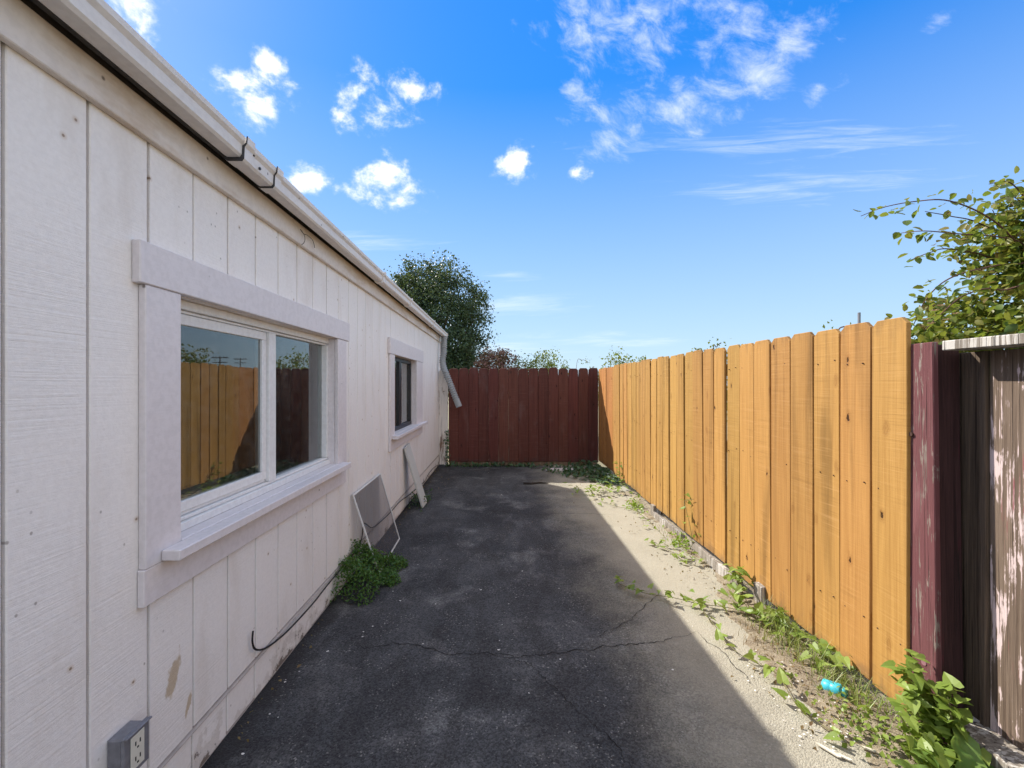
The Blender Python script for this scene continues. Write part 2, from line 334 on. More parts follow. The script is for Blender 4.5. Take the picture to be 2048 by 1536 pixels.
def m_paving():
    m, nt, b = newmat('old_asphalt', 0.9, 0.25)
    p = wpos(nt); x, y, z = sep(nt, p)
    blot = noise(nt, p, 1.1, 6, 0.6, 0.4); blot2 = noise(nt, VM(nt, 'ADD', p, (7, 3, 0)), 2.6, 6, 0.65, 0.3)
    col = mix(nt, rng(nt, blot, 0.32, 0.68), (0.041, 0.042, 0.045), (0.088, 0.089, 0.092))
    col = mix(nt, rng(nt, blot2, 0.50, 0.70, 0, 0.75), col, (0.18, 0.178, 0.175))
    streak = noise(nt, VM(nt, 'MULTIPLY', p, (2.2, 0.8, 1)), 1.5, 5, 0.6, 0.8)
    col = mix(nt, rng(nt, streak, 0.55, 0.42, 0, 0.45), col, (0.035, 0.033, 0.034))
    # one slab; its sunlit side is painted in as a paler tone towards the fence
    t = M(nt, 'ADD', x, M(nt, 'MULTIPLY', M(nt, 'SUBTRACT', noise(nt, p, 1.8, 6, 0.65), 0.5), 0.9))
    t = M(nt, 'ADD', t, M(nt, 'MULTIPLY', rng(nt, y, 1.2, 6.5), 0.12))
    lit_tone = mix(nt, noise(nt, p, 3.0, 6, 0.65), (0.275, 0.252, 0.195), (0.385, 0.360, 0.290))
    col = mix(nt, rng(nt, t, 0.45, 1.30), col, lit_tone)
    # stones of the surface
    ag = nd(nt, 'ShaderNodeTexVoronoi', {'Vector': p, 'Scale': 150.0})
    agc = sep(nt, ag.outputs['Color'])[0]
    val = rng(nt, agc, 0.0, 1.0, 0.50, 1.42, smooth=False)
    val = M(nt, 'MULTIPLY', val, rng(nt, noise(nt, p, 420, 3), 0.3, 0.7, 0.72, 1.28))
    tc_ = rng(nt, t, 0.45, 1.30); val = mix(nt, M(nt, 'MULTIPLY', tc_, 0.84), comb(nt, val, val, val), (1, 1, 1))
    col = mix(nt, 1.0, col, val, 'MULTIPLY')
    rare = M(nt, 'MULTIPLY', rng(nt, agc, 0.955, 0.965), rng(nt, noise(nt, p, 5, 3), 0.45, 0.6))
    col = mix(nt, M(nt, 'MULTIPLY', rare, 0.35), col, (0.42, 0.40, 0.36))
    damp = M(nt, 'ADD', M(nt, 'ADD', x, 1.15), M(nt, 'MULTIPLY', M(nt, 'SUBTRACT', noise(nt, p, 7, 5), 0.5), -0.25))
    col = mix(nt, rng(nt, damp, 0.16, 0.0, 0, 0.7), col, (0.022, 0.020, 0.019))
    L(nt, col, b.inputs['Base Color'])
    h = M(nt, 'ADD', M(nt, 'MULTIPLY', ag.outputs['Distance'], -1.0), M(nt, 'MULTIPLY', noise(nt, p, 90, 4), 1.2))
    L(nt, bump(nt, h, 0.55, 0.006), b.inputs['Normal'])
    return m
def m_soil(name='dry_soil', c0=(0.16, 0.12, 0.08), c1=(0.30, 0.25, 0.175)):
    m, nt, b = newmat(name, 0.95, 0.1)
    p = wpos(nt); n = noise(nt, p, 9, 7, 0.7); f = noise(nt, p, 140, 4, 0.7)
    col = mix(nt, rng(nt, n, 0.35, 0.65), c0, c1)
    col = mix(nt, rng(nt, f, 0.35, 0.7, 0, 0.5), col, (0.45, 0.40, 0.31))
    L(nt, col, b.inputs['Base Color'])
    L(nt, bump(nt, M(nt, 'ADD', f, noise(nt, p, 40, 4)), 0.8, 0.012), b.inputs['Normal'])
    return m
def m_leaf(name, cols, trans=0.4, rough=0.42, spec=0.35):
    m, nt, b = newmat(name, rough, spec)
    oi = nt.nodes.new('ShaderNodeObjectInfo').outputs['Random']
    isl = nt.nodes.new('ShaderNodeNewGeometry').outputs['Random Per Island']
    r = M(nt, 'FRACT', M(nt, 'ADD', M(nt, 'MULTIPLY', oi, 13.7), isl))
    ramp = nt.nodes.new('ShaderNodeValToRGB'); L(nt, r, ramp.inputs[0])
    el = ramp.color_ramp.elements
    for i, c in enumerate(cols):
        pos = i / max(1, len(cols) - 1)
        if i == 0: e = el[0]; e.position = 0
        elif i == len(cols) - 1: e = el[-1]; e.position = 1
        else: e = el.new(pos)
        e.color = (*c, 1)
    tc = nt.nodes.new('ShaderNodeTexCoord').outputs['Object']
    col = mix(nt, rng(nt, noise(nt, tc, 60, 3), 0.4, 0.7, 0, 0.35), ramp.outputs[0], (0.16, 0.17, 0.03))
    L(nt, col, b.inputs['Base Color'])
    tr = nd(nt, 'ShaderNodeBsdfTranslucent', {'Color': mix(nt, 0.5, col, (0.30, 0.36, 0.04))})
    ms = nd(nt, 'ShaderNodeMixShader', {0: trans, 1: b.outputs[0], 2: tr.outputs[0]})
    L(nt, ms.outputs[0], nt.nodes['Material Output'].inputs[0])
    return m
def m_glass(tint=(0.62, 0.68, 0.68), refl=1.75, base=0.04):
    m, nt, b = newmat('window_glass')
    nt.nodes.remove(b)
    fr = nd(nt, 'ShaderNodeFresnel', {'IOR': 1.52}).outputs[0]
    fac = M(nt, 'ADD', M(nt, 'MULTIPLY', fr, refl), base, clamp=True)
    tr = nd(nt, 'ShaderNodeBsdfTransparent', {'Color': (*tint, 1)})
    gl = nd(nt, 'ShaderNodeBsdfGlossy', {'Color': (0.93, 0.96, 0.96, 1), 'Roughness': 0.004})
    ms = nd(nt, 'ShaderNodeMixShader', {0: fac, 1: tr.outputs[0], 2: gl.outputs[0]})
    p = wpos(nt); du = M(nt, 'MULTIPLY', noise(nt, VM(nt, 'MULTIPLY', p, (1, 9, 2.2)), 1.0, 6, 0.7), noise(nt, p, 30, 4))
    df = nd(nt, 'ShaderNodeBsdfDiffuse', {'Color': (0.5, 0.48, 0.44, 1)})
    L(nt, nd(nt, 'ShaderNodeMixShader', {0: rng(nt, du, 0.15, 0.42, 0.01, 0.07), 1: ms.outputs[0], 2: df.outputs[0]}).outputs[0], nt.nodes['Material Output'].inputs[0])
    return m
def m_screen():
    m, nt, b = newmat('fly_screen_mesh', 0.7, 0.2, (0.10, 0.10, 0.11))
    tr = nd(nt, 'ShaderNodeBsdfTransparent')
    L(nt, nd(nt, 'ShaderNodeMixShader', {0: 0.52, 1: tr.outputs[0], 2: b.outputs[0]}).outputs[0], nt.nodes['Material Output'].inputs[0])
    return m

SIDING = m_siding()
TRIM = m_trim('window_trim_paint', (0.70, 0.655, 0.66), (0.76, 0.71, 0.715))
FRIEZE = m_trim('frieze_paint', (0.74, 0.68, 0.63), (0.80, 0.75, 0.71), rust=0.5)
VINYL = m_trim('white_vinyl', (0.74, 0.74, 0.74), (0.82, 0.82, 0.81))
GUTTER = m_trim('gutter_paint', (0.66, 0.63, 0.61), (0.78, 0.76, 0.74))
JOINT = m_plain('dark_sealant', (0.05, 0.05, 0.055), 0.6)
VENT = m_plain('dark_eave_vent', (0.06, 0.055, 0.052), 0.8, var=0.7, scale=35)
BRONZE = m_plain('dark_bronze_frame', (0.018, 0.018, 0.022), 0.4, 0.5)
GLASS = m_glass()
DARKIN = m_plain('room_paint', (0.10, 0.095, 0.09), 0.8)
CURTAIN = m_plain('curtain_cloth', (0.45, 0.47, 0.52), 0.9)
ORANGE = m_board('orange_stained_boards', (0.352, 0.184, 0.050), (0.425, 0.234, 0.068), (0.17, 0.068, 0.015), stain=0.74, vary=0.10)
CORNER = m_board('red_orange_stained_boards', (0.355, 0.160, 0.045), (0.43, 0.205, 0.06), (0.18, 0.06, 0.012), stain=0.5, vary=0.07)
RED = m_board('shade_red_boards', (0.094, 0.032, 0.024), (0.128, 0.043, 0.032), (0.045, 0.015, 0.012), stain=0.6, vary=0.16, chalk=0.28)  # the fence stain as it looks in shade, put into the colour
PEEL = m_weathered('white_flaking_paint', (0.20, 0.13, 0.09), (0.30, 0.22, 0.17), (0.72, 0.68, 0.63), 0.36, (0.13, 0.03, 0.03), 0.66)
OLDWOOD = m_weathered('old_board_with_pink_white_paint', (0.10, 0.07, 0.052), (0.22, 0.165, 0.125), (0.60, 0.48, 0.47), 0.565, (0.26, 0.06, 0.08), 0.60, gs=120, wide=(4, 16, 3.5))
OLDDARK = m_weathered('shade_dark_bare_board', (0.06, 0.045, 0.035), (0.15, 0.11, 0.08), (0.40, 0.32, 0.30), 0.74, (0.14, 0.035, 0.045), 0.66, gs=110)  # wood coloured darker to stand for the shaded recess beside the post
MAROON = m_weathered('maroon_post_paint', (0.16, 0.125, 0.105), (0.33, 0.28, 0.24), (0.15, 0.060, 0.063), 0.37, (0.20, 0.085, 0.09), 0.52, gs=170, wide=(14, 45, 6))
GREYWOOD = m_weathered('pale_weathered_timber', (0.16, 0.135, 0.11), (0.33, 0.295, 0.255), (0.50, 0.47, 0.43), 0.55)
BACKWOOD = m_weathered('unpainted_fence_frame', (0.16, 0.11, 0.07), (0.27, 0.20, 0.14), (0.3, 0.24, 0.18), 0.7)
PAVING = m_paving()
SOIL = m_soil()
YARD = m_soil('yard_earth', (0.12, 0.11, 0.06), (0.22, 0.19, 0.11))
CRACK = m_plain('crack_shadow_dirt', (0.012, 0.011, 0.010), 0.95)
BLACK = m_plain('black_cable_rubber', (0.012, 0.012, 0.013), 0.5, 0.4)
PIPE = m_plain('grey_corrugated_plastic', (0.30, 0.32, 0.33), 0.55, 0.35)
NAIL = m_plain('rusty_nail', (0.06, 0.03, 0.02), 0.7)
ROOF = m_plain('roof_felt', (0.12, 0.115, 0.11), 0.95, var=0.3, scale=60)
BARK = m_plain('bark', (0.10, 0.07, 0.05), 0.9, var=0.3)
TWIG = m_plain('red_brown_twig', (0.11, 0.055, 0.04), 0.8, var=0.3)
GREYMETAL = m_plain('grey_metal', (0.24, 0.25, 0.27), 0.45, 0.5, 0.3)
WHITEALU = m_plain('white_aluminium', (0.72, 0.72, 0.70), 0.45)
L_DARK = m_leaf('dark_evergreen_leaf', [(0.012, 0.036, 0.026), (0.022, 0.060, 0.040), (0.040, 0.085, 0.045)], 0.15, 0.42, 0.3)
L_PURP = m_leaf('purple_leaf', [(0.13, 0.05, 0.065), (0.21, 0.09, 0.10), (0.24, 0.15, 0.12)], 0.3)
L_YELL = m_leaf('yellow_green_leaf', [(0.10, 0.14, 0.03), (0.16, 0.19, 0.04), (0.08, 0.13, 0.035)], 0.35)
L_ROSE = m_leaf('rose_leaf', [(0.05, 0.105, 0.022), (0.09, 0.15, 0.025), (0.15, 0.18, 0.03), (0.20, 0.19, 0.035), (0.16, 0.09, 0.035)], 0.42)
L_VINE = m_leaf('bindweed_leaf', [(0.15, 0.24, 0.04), (0.23, 0.33, 0.06), (0.30, 0.39, 0.09)], 0.4)
L_CLUMP = m_leaf('clover_leaf', [(0.030, 0.10, 0.020), (0.055, 0.155, 0.03), (0.08, 0.19, 0.04)], 0.3)
L_IVY = m_leaf('dark_ivy_leaf', [(0.025, 0.075, 0.045), (0.04, 0.11, 0.06), (0.07, 0.15, 0.07)], 0.25)
L_DOCK = m_leaf('dock_leaf', [(0.10, 0.21, 0.05), (0.15, 0.27, 0.06), (0.19, 0.30, 0.07)], 0.35, 0.5)
L_GRASS = m_leaf('grass_blade', [(0.17, 0.26, 0.06), (0.26, 0.33, 0.09), (0.38, 0.36, 0.16)], 0.35)
L_DRY = m_leaf('dry_leaf', [(0.16, 0.10, 0.05), (0.25, 0.17, 0.09), (0.10, 0.06, 0.035)], 0.15, 0.8, 0.1)
PINK = m_leaf('pink_petal', [(0.62, 0.30, 0.30), (0.70, 0.42, 0.40)], 0.3)

# ================================================================== THE SETTING
GRD = MB(); GRD.v = [(-600, -600, 0), (600, -600, 0), (600, 600, 0), (-600, 600, 0)]; GRD.f = [(0, 1, 2, 3)]
ob('ground', GRD.mesh('ground'), YARD, None, (0, 0, -0.03), kind='structure')
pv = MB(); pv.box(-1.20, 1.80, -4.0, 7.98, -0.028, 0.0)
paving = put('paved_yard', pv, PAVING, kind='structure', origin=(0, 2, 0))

def ribbon(pts, w, z, wob=0.0, sub=10, taper=True):
    """flat ragged strip along a line of ground points"""
    fine = []
    for i in range(len(pts) - 1):
        a, b = Vector(pts[i]), Vector(pts[i + 1])
        for k in range(sub): fine.append(a.lerp(b, k / sub))
    fine.append(Vector(pts[-1]))
    out = MB(); n = len(fine); ox = 0.0
    for i, p in enumerate(fine):
        t = (fine[min(i + 1, n - 1)] - fine[max(i - 1, 0)]); t.z = 0; t.normalize(); s = Vector((-t.y, t.x, 0))
        ox = ox * 0.7 + R.uniform(-wob, wob)
        ww = w * R.uniform(0.35, 1.3) * (min(1, 6 * i / n + 0.15, 6 * (n - 1 - i) / n + 0.15) if taper else 1)
        c = p + s * ox
        out.v += [(c.x + s.x * ww, c.y + s.y * ww, z), (c.x - s.x * ww, c.y - s.y * ww, z)]
        if i: k = 2 * i; out.f.append((k - 2, k - 1, k + 1, k))
    return out
for pts, w in (([(660, 1270), (730, 1296), (800, 1287), (900, 1306), (955, 1308), (1040, 1312), (1130, 1305), (1240, 1292), (1320, 1285), (1395, 1262)], 0.0026),
               ([(955, 1308), (1010, 1310), (1060, 1330), (1110, 1372), (1160, 1420), (1240, 1500), (1290, 1560)], 0.0018),
               ([(905, 1010), (980, 1022), (1060, 1030), (1150, 1027), (1230, 1030)], 0.003),
               ([(1395, 1262), (1470, 1330), (1500, 1370)], 0.002),
               ([(1180, 1280), (1260, 1240), (1330, 1180)], 0.002)):
    put('crack', ribbon([G(*q) for q in pts], w, 0.0035, 0.011, 14), CRACK, paving)

# soil along the foot of the fence: a sheet that dips below the paving at its ragged edge
def hsh(x, y, s): 
    from mathutils import noise as mn
    return mn.noise(Vector((x * s, y * s, 3.7)))
sm = MB(); nx, ny = 40, 150
for j in range(ny + 1):
    y = -1.0 + 6.9 * j / ny
    edge = 1.40 + 0.07 * hsh(0, y, 1.4) + 0.025 * hsh(0, y, 6) + (0.0 if y < 2.5 else min(0.25, (y - 2.5) * 0.32))
    for i in range(nx + 1):
        x = 1.15 + 0.85 * i / nx
        zz = (x - edge) * 0.16 + 0.016 * hsh(x, y, 6) + 0.008 * hsh(x, y, 19)
        sm.v.append((x, y, max(-0.02, min(zz, 0.028 + 0.014 * hsh(x, y, 8)))))
for j in range(ny):
    for i in range(nx):
        a = j * (nx + 1) + i; sm.f.append((a, a + 1, a + nx + 2, a + nx + 1))
put('soil_strip', sm, SOIL, kind='structure', smooth=True, origin=(1.6, 2.0, 0))

# ================================================================== THE HOUSE
XW = -1.15                        # face of the siding
house = thing('house', 'long white single storey house with grooved wooden siding and two windows', 'house', (-4.0, 2.5, 0))
WIN = [(1.46, 3.00, 0.905, 1.84), (4.48, 5.78, 0.905, 1.84)]        # openings y0,y1,z0,z1
Y0H, Y1H, ZT = -3.2, 8.0, 2.30
core = MB()
ys = [Y0H, WIN[0][0], WIN[0][1], WIN[1][0], WIN[1][1], Y1H]
for i in range(5):
    a, b = ys[i], ys[i + 1]
    if i % 2 == 0: core.box(-1.30, XW - 0.012, a, b, 0, 2.40)
    else:
        w = WIN[i // 2]; core.box(-1.30, XW - 0.012, a, b, 0, w[2]); core.box(-1.30, XW - 0.012, a, b, w[3], 2.40)
put('wall_core', core, m_plain('groove_paint', (0.42, 0.38, 0.36), 0.8), house)
sh = MB(); sh.box(-7.0, -6.85, Y0H, Y1H, 0, 2.4); sh.box(-6.85, -1.30, Y0H, Y0H + 0.12, 0, 2.4); sh.box(-6.85, -1.30, Y1H - 0.12, Y1H, 0, 2.4)
put('rear_walls', sh, SIDING, house)
inn = MB(); inn.box(-6.85, -1.30, Y0H + 0.12, Y1H - 0.12, 0.0, 0.12); inn.box(-6.85, -1.30, Y0H + 0.12, Y1H - 0.12, 2.34, 2.40); inn.box(-6.85, -1.30, 3.7, 3.8, 0.12, 2.34); inn.box(-5.0, -4.9, Y0H + .12, 3.7, 0.12, 2.34); inn.box(-4.0, -3.9, 3.8, Y1H - .12, 0.12, 2.34)
put('room_lining', inn, DARKIN, house)
gy = [0.9905 + 0.2028 * n for n in range(-20, 35)]
gy = [Y0H] + [g for g in gy if Y0H + 0.05 < g < Y1H - 0.05] + [Y1H]
ZB = 0.19
for a, b in zip(gy[:-1], gy[1:]):
    y0, y1 = a + 0.0045, b - 0.0045
    cuts = sorted({y0, y1, *[e for w in WIN for e in w[:2] if y0 < e < y1]})
    for c0, c1 in zip(cuts[:-1], cuts[1:]):
        mid = (c0 + c1) / 2; w = next((w for w in WIN if w[0] < mid < w[1]), None)
        for q0, q1 in (((ZB + 0.012, w[2]), (w[3], ZT)) if w else ((ZB + 0.012, ZT),)):
            put('siding_board', MB().box(XW - 0.014, XW, c0, c1, q0, q1), SIDING, house, bev=0.0025 if len(cuts) == 2 else 0.0)
    mb = MB(); mb.box(XW - 0.014, XW - 0.003 - R.uniform(0, 0.003), y0, y1, R.uniform(0.008, 0.022), ZB - 0.010); put('skirting_board', mb, SIDING, house, bev=0.002)
mb = MB(); mb.sweep([(XW - 0.012, ZB - 0.006), (XW + 0.003, ZB - 0.007), (XW + 0.003, ZB - 0.003), (XW - 0.010, ZB + 0.001)], [Y0H, Y1H]); put('drip_flashing', mb, m_plain('dirty_flashing_paint', (0.46, 0.41, 0.37), 0.7, var=0.35), house)
mb = MB(); mb.box(XW - 0.012, XW + 0.012, Y1H + 0.001, Y1H + 0.02, 0.02, 2.30); put('corner_board', mb, TRIM, house)
# eave
XF = -1.125
mb = MB(); mb.box(XW + 0.001, XF, Y0H, Y1H, 2.268, 2.382); put('frieze_board', mb, FRIEZE, house, bev=0.003)
mb = MB(); mb.box(XW + 0.002, -1.138, Y0H, Y1H, 2.3825, 2.424); put('vent_strip', mb, VENT, house)
mb = MB(); mb.box(-1.25, -1.075, Y0H, Y1H, 2.425, 2.435); put('eave_vent', mb, VENT, house)
mb = MB(); mb.box(-1.108, -1.086, Y0H, Y1H, 2.385, 2.47); put('fascia_board', mb, VENT, house)
roof = MB(); roof.sweep([(-1.06, 2.452), (-4.0, 3.20), (-7.3, 2.36), (-7.3, 2.40), (-4.0, 3.235), (-1.06, 2.472)], [Y0H - 0.1, Y1H + 0.02])
put('roof', roof, ROOF, house)
gab = MB(); gab.v = [(-7, Y0H, 2.4), (-1.3, Y0H, 2.4), (-4, Y0H, 3.16), (-7, Y1H - .01, 2.4), (-1.3, Y1H - .01, 2.4), (-4, Y1H - .01, 3.16)]; gab.f = [(0, 1, 2), (5, 4, 3)]
put('gable_wall', gab, SIDING, house)

def gutter_profile(g=0.0, dz=0.0):
    o = [(-1.084, 2.466), (-1.084 , 2.380 - g), (-1.072, 2.372 - g), (-1.024 + g, 2.372 - g), (-1.016 + g, 2.382 - g), (-1.014 + g, 2.418), (-1.004 + g, 2.432), (-1.002 + g, 2.450 + g)]
    i = [(-1.006 + g, 2.450 + g), (-1.009 + g, 2.434), (-1.020, 2.418), (-1.022, 2.386), (-1.074, 2.380), (-1.079, 2.466)]
    return [(a, c + dz) for a, c in o + i]
gutter = put('gutter', MB().sweep(gutter_profile(0, 0.0), [Y0H, 1.684]), GUTTER, house)
def gseg(name, y0, y1, g, dz, mat=GUTTER): return put(name, MB().sweep(gutter_profile(g, dz), [y0, y1]), mat, gutter)
gseg('gutter_connector', 1.688, 1.926, 0.0025, -0.008)
gseg('gutter_length', 1.930, 3.67, 0.0, -0.010); gseg('gutter_length', 3.674, 4.78, 0.0, -0.012); gseg('gutter_length', 4.784, 6.4, 0, -0.013); gseg('gutter_length', 6.404, 7.99, 0.0, -0.014)
for y, dz in ((1.70, -0.006), (1.925, -0.009), (3.672, -0.011), (4.782, -0.0125), (6.402, -0.0135)):
    gseg('coupling', y - 0.022, y + 0.030, 0.009, dz)
    if y < 2: gseg('joint_seal', y - 0.0242, y - 0.0222, 0.0092, dz, JOINT)
for y, z in ((1.745, 2.425), (1.79, 2.392), (1.90, 2.44)):
    mb = MB(); mb.tube([(-1.012, y, z - 0.008), (-1.0065, y, z - 0.008)], 0.006, 8); put('screw', mb, JOINT, gutter)
mb = MB(); mb.sweep([(-1.085, 2.46), (-1.085, 2.356), (-1.012, 2.356), (-0.998, 2.436)], [7.991, 7.997]); put('end_cap', mb, GUTTER, gutter)

# downspout: corrugated hose
def corr(pts, r, pitch=0.040, amp=0.010):
    P_ = [Vector(p) for p in pts]; dense = []
    for i in range(len(P_) - 1):
        n = max(2, int((P_[i + 1] - P_[i]).length / (pitch / 4)))
        dense += [P_[i].lerp(P_[i + 1], k / n) for k in range(n)]
    dense.append(P_[-1]); s = 0; rr = []
    for i, p in enumerate(dense):
        if i: s += (p - dense[i - 1]).length
        rr.append(r + amp * math.sin(2 * math.pi * s / pitch))
    return MB().tube(dense, rr, 14)
def smooth_path(pts, n=8):
    P_ = [Vector(p) for p in pts]; out = []
    for i in range(len(P_) - 1):
        p0, p1, p2, p3 = P_[max(i - 1, 0)], P_[i], P_[i + 1], P_[min(i + 2, len(P_) - 1)]
        for k in range(n):
            t = k / n; out.append(0.5 * ((2 * p1) + (p2 - p0) * t + (2 * p0 - 5 * p1 + 4 * p2 - p3) * t * t + (3 * p1 - p0 - 3 * p2 + p3) * t ** 3))
    out.append(P_[-1]); return out
YD = 7.70
dp = [(-1.045, 7.80, 2.37), (-1.045, 7.79, 2.22), (-1.05, 7.77, 2.05), (-1.065, 7.74, 1.93), (-1.04, YD, 1.80), (-0.97, YD - .02, 1.63), (-0.88, YD - .03, 1.40), (-0.80, YD - .04, 1.20)]
down = put('downspout', corr(smooth_path(dp, 6), 0.052), PIPE, gutter, smooth=True)
mb = MB(); mb.tube([(-0.812, YD - .04, 1.23), (-0.756, YD - .045, 1.09)], 0.056, 16); put('outlet_collar', mb, PIPE, down)

# windows
def window(y0, y1, z0, z1, hdr, jl, jr, sill, apron, frame_mat, first):
    w = ob('window', None, None, house, (XW, (y0 + y1) / 2, z0))
    T = -1.125
    def part(name, x0, x1, a, b, c, d, m=TRIM, bev=0.003): return put(name, MB().box(x0, x1, a, b, c, d), m, w, bev=bev)
    part('header_trim', XW + 0.001, T + 0.004, *hdr)
    part('side_trim', XW + 0.001, T, *jl); part('side_trim', XW + 0.001, T, *jr)
    part('apron_trim', XW + 0.001, T - 0.002, *apron)
    s = MB(); s.sweep([(-1.215, sill[2] - 0.036), (sill[3], sill[2] - 0.040), (sill[3], sill[2] - 0.006), (-1.215, sill[2] + 0.012)], [sill[0], sill[1]])
    # the sill is notched round the side trims: wide nose, narrow tongue into the opening
    s = MB(); s.box(T + 0.001, sill[3], sill[0], sill[1], sill[2] - 0.036, sill[2]); s.box(-1.235, T + 0.001, y0 + 0.002, y1 - 0.002, sill[2] - 0.036, sill[2] + 0.004)
    put('sill', s, TRIM, w, bev=0.0035)
    # reveals
    part('reveal', -1.29, XW, y0 - 0.03, y0 + 0.001, z0, z1 - 0.002, TRIM, 0); part('reveal', -1.29, XW, y1 - 0.001, y1 + 0.03, z0, z1 - 0.002, TRIM, 0)
    part('reveal', -1.29, XW, y0 - 0.03, y1 + 0.03, z1 - 0.001, z1 + 0.03, FRIEZE, 0)
    return w
w1 = window(1.506, 2.952, 0.934, 1.800, (1.330, 3.165, 1.800, 1.934), (1.355, 1.506, 0.894, 1.799), (2.952, 3.112, 0.894, 1.799),
            (1.415, 3.03, 0.934, -1.062), (1.350, 3.112, 0.775, 0.8935), VINYL, True)
# vinyl frame of the first window: head, foot, side rails, meeting stile, two panes
def wp(name, par, x0, x1, a, b, c, d, m, bev=0.002): return put(name, MB().box(x0, x1, a, b, c, d), m, par, bev=bev)
fr = ob('frame', None, None, w1, (-1.22, 2.23, 0.938))
ya, yb, za, zb = 1.508, 2.950, 0.939, 1.798
wp('head_rail', w1, -1.262, -1.190, ya, yb, zb - 0.034, zb, VINYL); wp('head_track', w1, -1.262, -1.205, ya, yb, zb - 0.047, zb - 0.036, VINYL)
wp('foot_rail', w1, -1.262, -1.180, ya, yb, za, za + 0.030, VINYL); wp('foot_track', w1, -1.262, -1.196, ya, yb, za + 0.032, za + 0.045, VINYL); wp('foot_track', w1, -1.225, -1.210, ya, 2.19, za + 0.047, za + 0.060, VINYL)
wp('side_rail', w1, -1.262, -1.192, ya, ya + 0.03, za + .047, zb - 0.049, VINYL); wp('side_rail', w1, -1.262, -1.192, yb - 0.026, yb, za + .047, zb - 0.049, VINYL)
wp('meeting_stile', w1, -1.245, -1.190, 2.195, 2.262, za + 0.047, zb - 0.049, VINYL)
bpy.data.objects.remove(fr)
sash = ob('sash', None, None, w1, (-1.22, 1.86, za + 0.06))
wp('sash_rail', sash, -1.228, -1.203, ya + 0.03, 2.193, za + 0.062, za + 0.102, VINYL); wp('sash_rail', sash, -1.228, -1.203, ya + 0.03, 2.193, zb - 0.090, zb - 0.050, VINYL)
wp('sash_stile', sash, -1.228, -1.203, 2.155, 2.193, za + 0.103, zb - 0.091, VINYL); wp('sash_stile', sash, -1.228, -1.203, ya + 0.03, ya + 0.06, za + 0.103, zb - 0.091, VINYL)
wp('pane', w1, -1.219, -1.214, ya + 0.058, 2.157, za + 0.100, zb - 0.088, GLASS, 0)
wp('pane', w1, -1.232, -1.227, 2.262, yb - 0.024, za + 0.044, zb - 0.046, GLASS, 0)
wp('inner_stile', w1, -1.262, -1.236, yb - 0.10, yb - 0.03, za + 0.05, zb - 0.05, BRONZE); wp('inner_stile', w1, -1.262, -1.236, 2.09, 2.15, za + 0.05, zb - 0.05, BRONZE)

w2 = window(4.525, 5.70, 0.955, 1.800, (4.325, 6.16, 1.800, 1.965), (4.35, 4.525, 0.915, 1.799), (5.70, 6.12, 0.915, 1.799),
            (4.40, 6.22, 0.955, -1.065), (4.35, 6.12, 0.800, 0.9145), BRONZE, False)
ya, yb, za, zb = 4.527, 5.698, 0.960, 1.798
wp('head_rail', w2, -1.255, -1.200, ya, yb, zb - 0.045, zb, BRONZE); wp('foot_rail', w2, -1.255, -1.195, ya, yb, za, za + 0.045, BRONZE)
wp('side_rail', w2, -1.255, -1.200, ya, ya + 0.04, za + .046, zb - .046, BRONZE); wp('side_rail', w2, -1.255, -1.200, yb - 0.035, yb, za + .046, zb - .046, BRONZE)
wp('meeting_stile', w2, -1.250, -1.196, 5.02, 5.12, za + .046, zb - .046, BRONZE)
wp('pane', w2, -1.222, -1.217, ya + 0.04, 5.02, za + .045, zb - .045, GLASS, 0); wp('pane', w2, -1.232, -1.227, 5.12, yb - 0.035, za + .045, zb - .045, GLASS, 0)
cu = MB()
for k in range(14):
    a = 5.33 + 0.03 * k; cu.box(-1.34 + 0.018 * math.sin(k * 1.7), -1.335 + 0.018 * math.sin(k * 1.7) + .004, a, a + 0.031, 0.93, 1.82)
put('curtain', cu, CURTAIN, w2)

# electric outlet
BOXGREY = m_plain('worn_grey_cast_metal', (0.20, 0.20, 0.22), 0.5, 0.4, 0.2, 0.45, 40); IVORY = m_plain('ivory_plastic', (0.66, 0.64, 0.55), 0.4)
eb = put('outlet_box', MB().box(XW + 0.0005, -1.105, 1.246, 1.326, 0.325, 0.445), BOXGREY, house, bev=0.004)
put('cover_frame', MB().box(-1.104, -1.094, 1.240, 1.332, 0.320, 0.452), BOXGREY, eb, bev=0.003)
put('cover_flange', MB().box(-1.094, -1.084, 1.240, 1.332, 0.447, 0.453), BOXGREY, eb, bev=0.002)
put('socket_plate', MB().box(-1.0935, -1.091, 1.262, 1.310, 0.336, 0.436), IVORY, eb, bev=0.001)
for z in (0.41, 0.365):
    for dy_, dz_, hh in ((-0.008, 0, 0.012), (0.008, 0, 0.012)):
        put('slot', MB().box(-1.0912, -1.0902, 1.286 + dy_ - 0.0018, 1.286 + dy_ + 0.0018, z - hh / 2, z + hh / 2), BLACK, eb)
    put('slot', MB().box(-1.0912, -1.0902, 1.283, 1.289, z - 0.017, z - 0.012), BLACK, eb)

